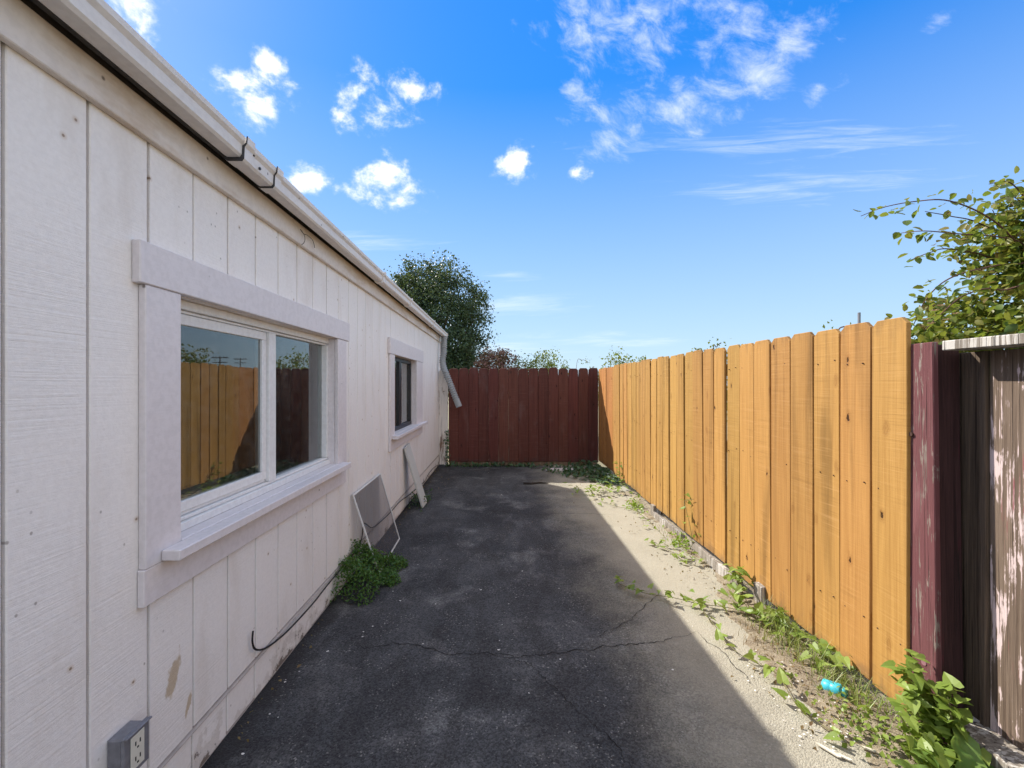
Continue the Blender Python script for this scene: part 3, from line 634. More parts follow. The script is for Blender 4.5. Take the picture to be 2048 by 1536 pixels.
# black cable along the foot of the wall
cpts = []
for px, py in ((506, 1262), (505, 1285), (512, 1299), (535, 1294), (575, 1262), (625, 1208), (655, 1170), (690, 1128), (720, 1088), (727, 1050), (732, 1048), (745, 1055), (765, 1040), (785, 1020), (800, 1003), (818, 990), (838, 972), (850, 962), (857, 948), (868, 935), (876, 930)):
    X = 1.135; u = CX - px; Y = F * X / u; cpts.append((-X, Y, max(0.02, H - (py - CY) / F * Y)))
put('cable', MB().tube(smooth_path(cpts, 5), 0.0046, 6), BLACK, smooth=True, label='black cable looping along the foot of the white wall', cat='cable')
wpts = [P(583, 452, 2.42), P(590, 456, 2.42), P(600, 460, 2.45), P(609, 466, 2.5)]
wire = MB().tube(smooth_path([(-1.118, 2.38, 2.345), (-1.112, 2.41, 2.33), (-1.108, 2.45, 2.335), (-1.11, 2.52, 2.33), (-1.116, 2.56, 2.30)], 5), 0.0016, 5)
wire.tube(smooth_path([(-1.118, 2.385, 2.345), (-1.108, 2.41, 2.32), (-1.112, 2.42, 2.29), (-1.115, 2.39, 2.262)], 5), 0.0016, 5)
put('loose_wire', wire, BLACK, label='thin loose wire hanging from the board under the gutter', cat='wire')

# ================================================================== FENCES
def board_mesh(name, w, h, t=0.018, ear=0.028, wav=0.0, neck=0.0, cham=0.0025):
    o = [(-w / 2, 0), (w / 2, 0), (w / 2, h * 0.33), (w / 2, h * 0.66), (w / 2, h - ear), (w / 2 - ear, h), (-w / 2 + ear, h), (-w / 2, h - ear), (-w / 2, h * 0.66), (-w / 2, h * 0.33)]
    if ear == 0: o = [(-w / 2, 0), (w / 2, 0), (w / 2, h * 0.33), (w / 2, h * 0.66), (w / 2, h), (-w / 2, h), (-w / 2, h * 0.66), (-w / 2, h * 0.33)]
    if neck: o = [(-w / 2, 0), (w / 2, 0), (w / 2, h * 0.33), (w / 2, h - 0.17), (w / 2 - neck, h - ear), (w / 2 - neck - ear, h), (-w / 2 + neck + ear, h), (-w / 2 + neck, h - ear), (-w / 2, h - 0.17), (-w / 2, h * 0.33)]
    o = [(a + (R.uniform(-wav, wav) if 0.1 * h < c < 0.9 * h else 0), c) for a, c in o]
    n = len(o); v = []; c = cham
    for x, ins in ((t / 2, 0), (-t / 2 + c, 0), (-t / 2, c)):
        for a, z in o:
            a2 = a - math.copysign(ins, a); z2 = z + (ins if z == 0 else (-ins if z >= h - 1e-6 else 0)); v.append((x, a2, z2))
    f = [tuple(range(n)), tuple(range(3 * n - 1, 2 * n - 1, -1))]
    for k in range(2):
        for i in range(n):
            j = (i + 1) % n; f.append((k * n + i, (k + 1) * n + i, (k + 1) * n + j, k * n + j))
    m = MB(); m.v = v; m.f = f
    return m.mesh(name)

# --- orange fence on the right
XO = 1.74
of = thing('wooden_fence', 'tall orange stained board fence standing in the sun along the right side', 'fence', (XO, 4.2, 0))
edges = [1.83 + 0.1862 * k for k in range(26)] + [6.64]
edges[-2:] = [6.46, 6.64]
vari = {}
def orange_board(y0, y1, zb, zt, x, par, mat, rot0=0):
    w = round((y1 - y0) - 0.004, 3); h = round(zt - zb, 2)
    key = (round(w, 2), h, R.randrange(3), mat.name)
    if key not in vari: vari[key] = board_mesh('board', w, h, wav=0.0015)
    return ob('board', vari[key], mat, par, (x, (y0 + y1) / 2, zb), (R.uniform(-0.003, 0.003), R.uniform(-0.006, 0.004), R.uniform(-0.035, 0.035)))
for k, (a, b) in enumerate(zip(edges[:-1], edges[1:])):
    if k == 0: ga, gb = 0, 0
    j = R.choice((0, 0, 0.001, 0.002, 0.006)); zt = 1.783 + R.choice((-0.006, -0.002, 0, 0.004)); zb_ = 0.075 + 0.006 * math.sin(k) + 0.0015 * k
    orange_board(a + 0.002 + max(0, j), b - 0.001, zb_, zt, XO + 0.009 + R.uniform(-0.004, 0.004), of, ORANGE)
def rail(par, x0, x1, y0, y1, z0, z1, mat=BACKWOOD, name='rail'): return put(name, MB().box(x0, x1, y0, y1, z0, z1), mat, par, bev=0.003)
for z in (0.32, 0.95, 1.55): rail(of, XO + 0.026, XO + 0.064, 1.85, 6.62, z, z + 0.088)
for y in (2.86, 4.86, 6.55): rail(of, XO + 0.066, XO + 0.155, y - 0.045, y + 0.045, -0.02, 1.70, name='post')
nl = MB()
for k, (a, b) in enumerate(zip(edges[:-1], edges[1:])):
    for z in (0.365, 0.995, 1.595):
        for yy in (a + 0.045, b - 0.045):
            y_ = yy + R.uniform(-0.012, 0.012); z_ = z + R.uniform(-0.02, 0.02)
            nl.tube([(XO + 0.004, y_, z_), (XO - 0.0035, y_, z_)], 0.0032, 6)
put('nail_heads', nl, NAIL, of, kind='stuff')
for y in (2.86, 4.86): put('post_foot', MB().box(XO - 0.035, XO + 0.055, y - 0.042, y + 0.042, -0.02, 0.15 if y < 3 else 0.12), GREYWOOD, of, bev=0.004, rot=(0.0, 0.0, 0.06))
# low boards on the ground under the fence
kb = MB(); kb.sweep([(-0.018, 0), (0.018, 0), (0.016, 0.085), (-0.016, 0.088)], [-0.42, -0.1, 0.15, 0.42])
ob('kick_board', kb.mesh('kick_board', 0.003), GREYWOOD, None, (1.715, 3.47, -0.005), (0, 0, -0.02), label='short pale weathered board lying on edge under the orange fence', cat='board')
kb = MB(); kb.sweep([(-0.018, 0), (0.018, 0), (0.016, 0.06), (-0.016, 0.062)], [-0.36, 0, 0.36])
ob('kick_board', kb.mesh('kick_board', 0.003), GREYWOOD, None, (1.725, 4.47, -0.003), (0, 0, 0.03), label='low weathered timber under the far half of the orange fence', cat='board')

# --- corner section between the orange fence and the red fence
cf = thing('wooden_fence', 'short fence section in the far right corner, half in the shade', 'fence', (1.77, 7.25, 0))
cy = [6.66 + 0.198 * k for k in range(7)]
for a, b in zip(cy[:-1], cy[1:]): orange_board(a, b, 0.10, 1.775 + R.uniform(-0.008, 0.008), 1.782, cf, CORNER)
for z in (0.35, 1.5): rail(cf, 1.793, 1.83, 6.66, 7.84, z, z + 0.088)

# --- shaded fence across the end, coloured dark red
YB = 7.87
rf = thing('wooden_fence', 'shaded board fence coloured dark red closing the far end of the yard', 'fence', (0.4, YB, 0))
x = -0.970; k = 0
while x < 1.745:
    w = 0.183
    key = ('r', k % 4)
    if key not in vari: vari[key] = board_mesh('board', 0.1822 + 0.0002 * (k % 4), 1.715 + 0.006 * (k % 3), ear=0.030, wav=0.0003, neck=0.0045 + 0.001 * (k % 3), cham=0.006)
    ob('board', vari[key], RED, rf, (x + w / 2, YB + R.uniform(-0.003, 0.003), 0.070 + R.uniform(-0.006, 0.006)), (R.uniform(-0.0002, 0.0002), R.uniform(-0.003, 0.003), math.pi / 2 + R.uniform(-0.02, 0.02)))
    x += w; k += 1
for z in (0.36, 1.42): rail(rf, -0.97, 1.76, YB + 0.012, YB + 0.05, z, z + 0.088)
for px_ in (-0.9, 0.55, 1.72): rail(rf, px_ - .045, px_ + .045, YB + 0.052, YB + 0.14, -0.02, 1.66, name='post')
kick = rail(rf, -0.96, 1.74, YB + 0.012, YB + 0.045, -0.02, 0.075, name='ground_board')
pb_ = board_mesh('flaking_board', 0.165, 1.72, t=0.03, ear=0.02, wav=0.004)
ob('board', pb_, PEEL, rf, (-1.062, YB - 0.035, 0.03), (0, 0, math.pi / 2), label='end board with flaking white paint')
put('nail_heads', (lambda q: [q.tube([(-1.062 + a, YB - 0.048, z), (-1.062 + a, YB - 0.053, z)], 0.011, 8) for a, z in ((0.01, 1.36), (0.03, 0.62), (0.0, 0.42), (0.02, 1.62))] and q)(MB()), NAIL, rf, kind='stuff')

# --- old weathered fence at the right edge
wf = thing('weathered_fence', 'old weathered fence with flaking pink and white paint and pale rails', 'fence', (1.82, 0.5, 0))
def wboard(y0, y1, x, zb, zt, mat, t=0.02): return ob('board', board_mesh('board', y1 - y0 - 0.003, zt - zb, t=t, ear=0, wav=0.003), mat, wf, (x, (y0 + y1) / 2, zb), (0, 0, R.uniform(-0.02, 0.02)))
yy = 1.845; i = 0
for wdt, m_, xo in ((0.085, OLDDARK, 0.0), (0.092, OLDDARK, 0.004), (0.022, OLDDARK, -0.022), (0.130, OLDWOOD, -0.006), (0.14, OLDDARK, 0.004), (0.14, OLDWOOD, 0), (0.14, OLDWOOD, -0.004), (0.14, OLDDARK, 0.002), (0.14, OLDWOOD, 0), (0.14, OLDWOOD, 0), (0.14, OLDDARK, 0), (0.14, OLDWOOD, 0), (0.14, OLDWOOD, 0), (0.14, OLDWOOD, 0), (0.14, OLDDARK, 0), (0.14, OLDWOOD, 0), (0.14, OLDWOOD, 0), (0.14, OLDWOOD, 0), (0.14, OLDWOOD, 0), (0.14, OLDWOOD, 0)):
    wboard(yy - wdt, yy, 1.890 + xo, 0.10, 1.612, m_); yy -= wdt
YE = yy
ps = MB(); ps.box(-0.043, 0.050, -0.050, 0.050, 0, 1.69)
ob('post', ps.mesh('post', 0.004), m_weathered('shade_dark_post', (0.035, 0.018, 0.018), (0.07, 0.035, 0.034), (0.09, 0.03, 0.035), 0.60), wf, (1.818, 1.776, -0.045), (-0.012, 0.0, 0.0))  # post body coloured near-black to stand for its shaded near side
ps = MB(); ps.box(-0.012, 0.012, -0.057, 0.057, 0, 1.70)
ob('lit_post_face', ps.mesh('lit_post_face', 0.003), MAROON, wf, (1.768 - 0.006, 1.776, -0.045), (-0.012, 0.0, 0.0))  # separate facing added so only the sunlit side keeps the maroon
rail(wf, 1.762, 1.900, YE, 1.716, 1.618, 1.656, GREYWOOD, 'top_rail')
rail(wf, 1.752, 1.875, YE, 1.725, 0.115, 0.165, GREYWOOD, 'bottom_rail')
bt = MB(); bt.tube([(1.757, 1.775, 0.33), (1.748, 1.775, 0.33)], 0.011, 10); bt.tube([(1.757, 1.78, 0.24), (1.748, 1.78, 0.24)], 0.010, 10)
put('bolt', bt, m_plain('mauve_painted_bolt', (0.26, 0.13, 0.15), 0.6), wf)
bt = MB(); bt.tube([(1.76, 1.826, 1.27), (1.742, 1.826, 1.27)], 0.009, 10); put('bolt', bt, NAIL, wf)
put('filler_strip', MB().box(1.79, 1.83, 1.833, 1.87, 0.0, 1.62), VENT, wf)

# ================================================================== THINGS AGAINST THE WALL
def quad_frame(A, B, C, D, w, t):
    """four bars round the quadrilateral A B C D (A-B top, C-D foot)"""
    A, B, C, D = map(Vector, (A, B, C, D)); nrm = (B - A).cross(D - A).normalized()
    cen = (A + B + C + D) / 4; out = []
    q = [A, B, C, D]
    inner = []
    for i in range(4):
        e1 = (q[i - 1] - q[i]).normalized(); e2 = (q[(i + 1) % 4] - q[i]).normalized(); inner.append(q[i] + (e1 + e2) * w)
    for i in range(4):
        j = (i + 1) % 4; m = MB()
        ring = [q[i], q[j], inner[j], inner[i]]
        m.v = [tuple(p + nrm * t / 2) for p in ring] + [tuple(p - nrm * t / 2) for p in ring]
        m.f = [(0, 1, 2, 3), (7, 6, 5, 4), (0, 4, 5, 1), (1, 5, 6, 2), (2, 6, 7, 3), (3, 7, 4, 0)]
        out.append(m)
    return out, inner
scr = thing('window_screen', 'grey fly screen in a thin white frame leaning against the wall', 'screen', (-1.0, 3.7, 0))
A, B, C, D = (-1.132, 3.26, 0.645), (-1.132, 4.00, 0.660), (-0.972, 4.085, 0.012), (-0.952, 3.325, 0.012)
bars, inn_ = quad_frame(A, B, C, D, 0.0115, 0.009)
for m_ in bars: put('frame_bar', m_, WHITEALU, scr)
mm = MB(); mm.v = [tuple(p) for p in inn_]; mm.f = [(0, 1, 2, 3)]; put('mesh', mm, m_screen(), scr)
def slab(A, B, C, D, t):
    A, B, C, D = map(Vector, (A, B, C, D)); n = (B - A).cross(D - A).normalized(); m = MB(); ring = [A, B, C, D]
    m.v = [tuple(p + n * t / 2) for p in ring] + [tuple(p - n * t / 2) for p in ring]
    m.f = [(0, 1, 2, 3), (7, 6, 5, 4), (0, 4, 5, 1), (1, 5, 6, 2), (2, 6, 7, 3), (3, 7, 4, 0)]; return m
put('leaning_board', slab((-1.130, 4.98, 0.745), (-1.130, 5.22, 0.775), (-0.938, 5.36, 0.012), (-0.945, 5.12, 0.010), 0.022), m_trim('off_white_board', (0.52, 0.53, 0.50), (0.60, 0.61, 0.58)), bev=0.003,
    label='pale board leaning against the wall below the far window', cat='board')

# ================================================================== SMALL THINGS ON THE GROUND
def lathe(prof, seg=20):
    m = MB(); n = len(prof)
    for r_, z in prof:
        for k in range(seg): a = 2 * math.pi * k / seg; m.v.append((r_ * math.cos(a), r_ * math.sin(a), z))
    for i in range(n - 1):
        for k in range(seg): k2 = (k + 1) % seg; m.f.append((i * seg + k, i * seg + k2, (i + 1) * seg + k2, (i + 1) * seg + k))
    m.f.append(tuple(range(seg))[::-1]); m.f.append(tuple((n - 1) * seg + k for k in range(seg)))
    return m
CYAN = m_plain('cyan_plastic', (0.05, 0.42, 0.52), 0.4, 0.4, var=0.2, scale=50)
bo = G(1668, 1378, 0.03)
bott = ob('plastic_bottle', None, None, None, bo, (math.radians(82), 0.12, math.radians(35)), label='small cyan plastic bottle lying in the weeds by the fence', cat='bottle')
for nm, pr in (('body', [(0.022, -0.045), (0.030, -0.040), (0.031, -0.012), (0.029, -0.008), (0.031, -0.004), (0.031, 0.026), (0.027, 0.032)]), ('cap', [(0.020, 0.0325), (0.021, 0.034), (0.021, 0.046), (0.018, 0.049)])):
    o = ob(nm, lathe(pr).mesh(nm, 0, True), CYAN, None); o.parent = bott
CHIP = m_plain('bare_wood_chip', (0.62, 0.57, 0.47), 0.8); FLAKE = m_plain('paint_flake', (0.70, 0.68, 0.64), 0.7)
def chip(px, py, l, w, ang, lab):
    p = G(px, py, 0.02); m = MB(); m.v = [(-l / 2, -w / 2, 0), (l / 2 - w, -w * 0.6, 0), (l / 2, 0.2 * w, 0.004), (l / 2 - w * 1.4, w / 2, 0.002), (-l / 2 + w * 0.4, w * 0.5, 0), (-l / 2 - w * 0.3, 0, 0)]
    m.v += [(a, b, c + 0.005) for a, b, c in m.v]; m.f = [(5, 4, 3, 2, 1, 0), (6, 7, 8, 9, 10, 11)] + [(i, (i + 1) % 6, (i + 1) % 6 + 6, i + 6) for i in range(6)]
    ob('wood_chip', m.mesh('wood_chip'), CHIP, None, (p.x, p.y, 0.006), (0, 0.03, ang), label=lab, cat='wood chip', group='wood chips on the soil')
chip(1655, 1494, 0.085, 0.014, 2.15, 'long pale splinter lying on the edge of the soil')
chip(1686, 1508, 0.05, 0.012, 2.4, 'short pale splinter just right of the long one')
chip(1583, 1343, 0.06, 0.010, 0.2, 'pale splinter half way along the dry soil')
chip(1735, 1492, 0.05, 0.010, 2.6, 'thin pale splinter beside the large dock leaves')
fk = MB()
def flake(x, y, z, s):
    n = R.randint(4, 6); b = len(fk.v); a0 = R.uniform(0, 6.28)
    for k in range(n):
        a = a0 + 2 * math.pi * k / n; r_ = s * R.uniform(0.5, 1.1); fk.v.append((x + r_ * math.cos(a) * 1.3, y + r_ * math.sin(a), z + R.uniform(0, 0.4) * s))
    fk.f.append(tuple(range(b, b + n)))
for px, py, n, spx, spy in ((840, 1010, 6, 25, 12), (735, 1265, 4, 40, 25), (655, 1305, 1, 1, 1), (560, 1340, 5, 80, 60), (850, 1240, 8, 200, 90), (900, 1110, 6, 80, 40), (770, 1185, 4, 30, 15), (960, 960, 6, 80, 15), (1010, 985, 3, 30, 8), (520, 1420, 5, 50, 60),
                            (1560, 1375, 16, 60, 45), (1620, 1440, 26, 70, 60), (1680, 1480, 14, 40, 40), (1500, 1330, 8, 40, 30), (1120, 965, 3, 20, 3), (1100, 1200, 14, 250, 150)):
    for _ in range(n):
        g = G(px + R.gauss(0, spx * .6), max(935, py + R.gauss(0, spy * .6))); 
        if g.x < -1.1 or g.x > 1.7: continue
        flake(g.x, g.y, 0.006 if g.x < 1.36 else 0.03, R.uniform(0.002, 0.005) * (1 + 0.15 * g.y))
put('paint_flakes', fk, FLAKE, kind='stuff', label='scattered pale paint flakes on the asphalt and soil', cat='debris', origin=(0.5, 2.5, 0))
ST = MB(); ST.v = []; 
st_c = [(0.76, 7.40), (0.90, 7.33), (1.10, 7.33), (1.27, 7.40), (1.25, 7.55), (1.05, 7.58), (0.85, 7.54)]
ST.v = [(a, b, 0.001) for a, b in st_c] + [(a * 0.99 + .01, b, 0.022) for a, b in st_c]; n_ = len(st_c)
ST.f = [tuple(range(n_))[::-1], tuple(range(n_, 2 * n_))] + [(i, (i + 1) % n_, (i + 1) % n_ + n_, i + n_) for i in range(n_)]
put('flat_stone', ST, m_plain('pale_stone', (0.66, 0.60, 0.58), 0.8, scale=9, var=0.2), bev=0.003, label='pale flat stone half covered by ivy at the red fence', cat='stone')
sp = [G(1047, 968), G(1062, 969), G(1080, 967), G(1097, 968)]
put('stick', MB().tube([(p.x, p.y, 0.012) for p in sp], [0.016, 0.018, 0.013, 0.006], 6), m_plain('dark_stick', (0.03, 0.024, 0.02), 0.9), label='short dark stick lying on the shaded paving', cat='stick')

# ================================================================== PLANTS
def leaf_shape(kind):
    m = MB()
    if kind == 'simple':
        m.v = [(0, 0, 0), (-0.30, 0.45, 0.10), (0, 0.45, 0), (0.30, 0.45, 0.10), (0, 1, -0.12)]
        m.f = [(0, 2, 1), (0, 3, 2), (2, 4, 1), (2, 3, 4)]
    elif kind == 'oval':
        m.v = [(0, 0, 0), (-0.26, 0.22, 0.07), (-0.33, 0.55, 0.08), (-0.18, 0.85, 0.0), (0, 1, -0.1), (0.18, 0.85, 0.0), (0.33, 0.55, 0.08), (0.26, 0.22, 0.07), (0, 0.25, 0), (0, 0.6, -0.02)]
        m.f = [(0, 8, 1), (8, 9, 2, 1), (9, 4, 3, 2), (0, 7, 8), (8, 7, 6, 9), (9, 6, 5, 4)]
    elif kind == 'arrow':       # bindweed: two lobes behind the stalk
        m.v = [(0, 0, 0), (-0.16, -0.20, 0.03), (-0.36, -0.16, 0.07), (-0.34, 0.18, 0.09), (-0.20, 0.58, 0.05), (0, 1.0, -0.10), (0.20, 0.58, 0.05), (0.34, 0.18, 0.09), (0.36, -0.16, 0.07), (0.16, -0.20, 0.03), (0, 0.5, -0.01)]
        m.f = [(0, 3, 2, 1), (0, 10, 4, 3), (10, 5, 4), (0, 9, 8, 7), (0, 7, 6, 10), (10, 6, 5)]
    return m
LEAF = {}
def leaf_proto(kind, mat):
    k = (kind, mat.name)
    if k not in LEAF:
        me = leaf_shape(kind).mesh('leaf'); me.materials.append(mat); LEAF[k] = me
    return LEAF[k]
def leaf_obj(par, kind, mat, pos, size, direction, tilt=None, pl=None, wide=1.0):
    """one leaf: direction = heading of its tip, lifted or drooping by tilt"""
    d = Vector(direction); 
    rot = Euler(((tilt if tilt is not None else R.uniform(-0.5, 0.4)), R.uniform(-0.5, 0.5), math.atan2(-d.x, d.y)), 'XYZ')
    o = bpy.data.objects.new('leaf', leaf_proto(kind, mat)); COL.objects.link(o); o.parent = par
    o.location = Vector(pos) - pl; o.rotation_euler = rot; o.scale = (size * wide, size, size)
    return o
def leaf_cloud(name, pts, sizes, mat, par=None, kind='simple', up=0.5, **kw):
    """many small leaves at pts as one mesh"""
    base = leaf_shape(kind); bv = np.array(base.v); n = len(pts); k = len(bv)
    pts = np.asarray(pts, float); sizes = np.asarray(sizes, float)
    d = NR.normal(size=(n, 3)); d[:, 2] -= 0.15; d /= np.linalg.norm(d, axis=1)[:, None]
    u = NR.normal(size=(n, 3)); u[:, 2] += up * 2; u -= d * (u * d).sum(1)[:, None]; u /= np.linalg.norm(u, axis=1)[:, None]
    s = np.cross(d, u)
    V = pts[:, None, :] + sizes[:, None, None] * (bv[None, :, 0:1] * s[:, None, :] + bv[None, :, 1:2] * d[:, None, :] + bv[None, :, 2:3] * u[:, None, :])
    org = pts.mean(0); org[2] = pts[:, 2].min()
    V = (V - org).reshape(-1, 3)
    fs = base.f; me = bpy.data.meshes.new(name)
    lt = sum(len(f) for f in fs); ft = len(fs)
    me.vertices.add(n * k); me.vertices.foreach_set('co', V.ravel())
    loops = np.concatenate([np.array(f) for f in fs]); allv = (loops[None, :] + (np.arange(n) * k)[:, None]).ravel()
    me.loops.add(n * lt); me.loops.foreach_set('vertex_index', allv)
    st = np.cumsum([0] + [len(f) for f in fs][:-1]); me.polygons.add(n * ft)
    me.polygons.foreach_set('loop_start', (st[None, :] + (np.arange(n) * lt)[:, None]).ravel())
    me.update(calc_edges=True); me.validate()
    return ob(name, me, mat, par, tuple(org), kind='stuff', **kw)
def crown_points(cen, rad, nclump, per, spread, seed, shell=0.55, flat=1.0):
    g = np.random.default_rng(seed); pts = []
    lob = g.normal(size=(9, 3)); lob /= np.linalg.norm(lob, axis=1)[:, None]; amp = g.uniform(-0.22, 0.2, 9)
    C = []
    for _ in range(nclump):
        d = g.normal(size=3); d /= np.linalg.norm(d)
        rr = (shell + (1 - shell) * g.random()) if g.random() < 0.8 else g.random()
        rr *= 1 + (amp * np.maximum(0, lob @ d) ** 4).sum() * 1.3
        c = np.array(cen) + d * np.array(rad) * rr
        C.append(c); m = int(per * g.uniform(0.5, 1.5))
        pts.append(c + g.normal(size=(m, 3)) * spread * g.uniform(0.6, 1.3) * np.array([1, 1, flat]))
    return np.concatenate(pts), np.array(C)
def tree(name, label, cat, base, cen, rad, nclump, per, spread, leaf, mat, seed, bark=BARK, tr=0.11, limbs=9, zmin=None, kind='simple', group=None):
    t = thing(name, label, cat, base, group)
    pts, C = crown_points(cen, rad, nclump, per, spread, seed)
    if zmin is not None: pts = pts[pts[:, 2] > zmin]
    g = random.Random(seed); b = Vector(base); c = Vector(cen)
    tk = MB(); fork = b.lerp(c, 0.55); tk.tube([b, b.lerp(fork, 0.5) + Vector((g.uniform(-.05, .05), g.uniform(-.05, .05), 0)), fork, c], [tr, tr * 0.8, tr * 0.62, tr * 0.28], 8)
    put('trunk', tk, bark, t, smooth=True)
    br = MB()
    for i in range(limbs):
        e = Vector(C[g.randrange(len(C))]); mid = fork.lerp(e, 0.5) + Vector((0, 0, -0.08 * (e - fork).length + 0.1))
        br.tube([fork.lerp(c, g.uniform(0, .8)), mid, e], [tr * 0.4, tr * 0.22, tr * 0.06], 5)
    put('branches', br, bark, t, smooth=True, kind='stuff')
    leaf_cloud('crown', pts, NR.uniform(leaf * 0.6, leaf * 1.35, len(pts)), mat, t, kind)
    return t
tree('evergreen_tree', 'tall dark evergreen tree rising behind the house and red fence', 'tree', (-2.35, 14.2, -0.03), (-2.45, 14.2, 3.15), (2.12, 1.75, 2.72), 760, 84, 0.16, 0.085, L_DARK, 5, tr=0.16, limbs=40)
tree('purple_shrub', 'purple leaved shrub showing above the red fence', 'shrub', (-0.15, 13.0, -0.03), (-0.12, 13.0, 1.88), (0.80, 0.6, 0.80), 150, 34, 0.09, 0.075, L_PURP, 8, tr=0.05, limbs=30, bark=TWIG)
tree('yellow_green_bush', 'yellow green bush low above the middle of the red fence', 'bush', (1.05, 13.4, -0.03), (1.08, 13.4, 1.68), (0.95, 0.6, 0.85), 150, 36, 0.09, 0.07, L_YELL, 12, tr=0.04, limbs=14)
tree('green_bush', 'small green bush peeping over the far right corner of the fences', 'bush', (3.3, 12.0, -0.03), (3.35, 12.0, 1.55), (0.85, 0.8, 0.92), 130, 28, 0.10, 0.075, L_ROSE, 21, tr=0.05, limbs=14)
tree('green_bush', 'bushy shrub behind the orange fence, seen in the window reflection', 'bush', (5.1, 10.2, -0.03), (5.1, 10.2, 1.4), (0.9, 0.9, 0.95), 130, 28, 0.10, 0.075, L_ROSE, 23, tr=0.05, limbs=14)

# twigs that stick up over the red fence
def sprig(label, pts, mat, lsize, n, spread=0.04, stem=0.004, kind='simple'):
    t = thing('sprig', label, 'sprig', (pts[0][0], pts[0][1], 0.0), 'thin sprigs above the fences')
    path = smooth_path([(pts[0][0], pts[0][1], 0.0)] + pts, 6); put('stem', MB().tube(path, stem, 5), TWIG, t)
    q = [path[int(len(path) * R.uniform(0.55, 0.999))] + Vector((R.gauss(0, spread), R.gauss(0, spread), R.gauss(0, spread))) for _ in range(n)]
    leaf_cloud('leaves', q, NR.uniform(lsize * .6, lsize * 1.2, n), mat, t, kind)
sprig('thin arching twig above the right part of the red fence', [(1.5, 8.6, 1.8), (1.62, 8.6, 1.98), (1.75, 8.6, 1.93)], L_YELL, 0.035, 26)
sprig('small sprig above the middle of the orange fence', [(2.12, 4.3, 1.7), (2.15, 4.28, 1.86), (2.18, 4.25, 1.90)], L_YELL, 0.035, 12)
sprig('small sprig above the near end of the orange fence', [(2.02, 2.6, 1.6), (2.04, 2.6, 1.80), (2.08, 2.6, 1.835)], L_ROSE, 0.03, 10)

# ---- rose bush behind the weathered fence
rb = thing('rose_bush', 'large rose bush with arching leafy branches behind the weathered fence', 'bush', (3.3, 2.7, -0.03))
RBL = Vector((3.3, 2.7, -0.03))
branches = [
    ([(2130, 640), (2090, 560), (2048, 503), (1985, 440), (1900, 402), (1830, 403), (1770, 414), (1722, 432)], 2.75, 54),
    ([(2120, 600), (2040, 500), (1960, 447), (1900, 432), (1850, 423)], 2.9, 14),
    ([(2100, 560), (2048, 490), (1990, 473), (1920, 468), (1850, 462), (1803, 466)], 2.65, 46),
    ([(2090, 600), (1990, 520), (1900, 498), (1860, 505), (1822, 520)], 2.8, 40),
    ([(2120, 560), (2040, 528), (1950, 540), (1890, 562), (1850, 602), (1828, 648)], 2.6, 52),
    ([(2110, 480), (2060, 410), (2020, 365), (1978, 368)], 2.7, 36),
    ([(2120, 520), (2070, 440), (2030, 395), (1995, 400)], 2.85, 28),
    ([(2100, 640), (2000, 580), (1930, 590), (1880, 630), (1850, 660)], 2.5, 40),
    ([(2130, 640), (2060, 560), (2010, 470), (1985, 420)], 2.9, 34),
    ([(2090, 680), (1960, 600), (1900, 600), (1835, 625)], 2.9, 36)]
bm_ = MB(); big = []
for pts, Y, n in branches:
    Yj = [Y + 0.12 * math.sin(i * 1.3) for i in range(len(pts))]
    path = smooth_path([(3.35, 2.75, 0.0)] + [P(a, b, y) for (a, b), y in zip(pts, Yj)], 7)
    m_ = len(path); bm_.tube(path, [0.0065 * (1 - 0.85 * i / m_) + 0.0010 for i in range(m_)], 5)
    for k in range(n):
        t = 0.30 + 0.70 * (k + R.random()) / n; i = min(m_ - 2, int(t * (m_ - 1))); p = path[i]; d = path[i + 1] - path[i]
        off = Vector((R.gauss(0, 0.035), R.gauss(0, 0.05), R.gauss(-0.012, 0.03))) * (1.5 - 0.9 * t)
        big.append((p + off, d + Vector((R.uniform(-.02, .02), R.uniform(-.02, .02), 0)), R.uniform(0.035, 0.062)))
put('branches', bm_, TWIG, rb, smooth=True)
R.shuffle(big)
for p, d, s in big[:300]:
    th = R.uniform(0, 6.28); leaf_obj(rb, 'oval', L_ROSE, p, s, (math.cos(th), math.sin(th), 0), R.uniform(-1.3, 0.4), RBL)
pts1, _ = crown_points((3.42, 2.85, 1.50), (0.86, 0.8, 0.62), 470, 28, 0.07, 31, shell=0.6)
pts2, _ = crown_points(tuple(P(2085, 480, 2.8)), (0.30, 0.4, 0.48), 130, 22, 0.06, 33, shell=0.3)
pts = np.concatenate([pts1, pts2, np.array([tuple(p) for p, d, s in big[300:]]).reshape(-1, 3)]); pts = pts[pts[:, 0] > 1.98]
leaf_cloud('leaves', pts, NR.uniform(0.038, 0.072, len(pts)), L_ROSE, rb, 'oval', up=0.8)
fl = [P(1870, 622, 2.3), P(1862, 648, 2.3), P(1882, 612, 2.35), P(1893, 640, 2.3), P(1912, 628, 2.35), P(1852, 640, 2.35)]
for c in fl:
    m_ = MB()
    for k in range(6):
        a = k * 1.05; b_ = len(m_.v); e = Vector((math.cos(a), math.sin(a), 0.35)) * 0.02; s_ = Vector((-math.sin(a), math.cos(a), 0)) * 0.011
        m_.v += [tuple(c), tuple(c + e * 0.6 + s_), tuple(c + e), tuple(c + e * 0.6 - s_)]; m_.f.append((b_, b_ + 1, b_ + 2, b_ + 3))
    put('flower', m_, PINK, rb)

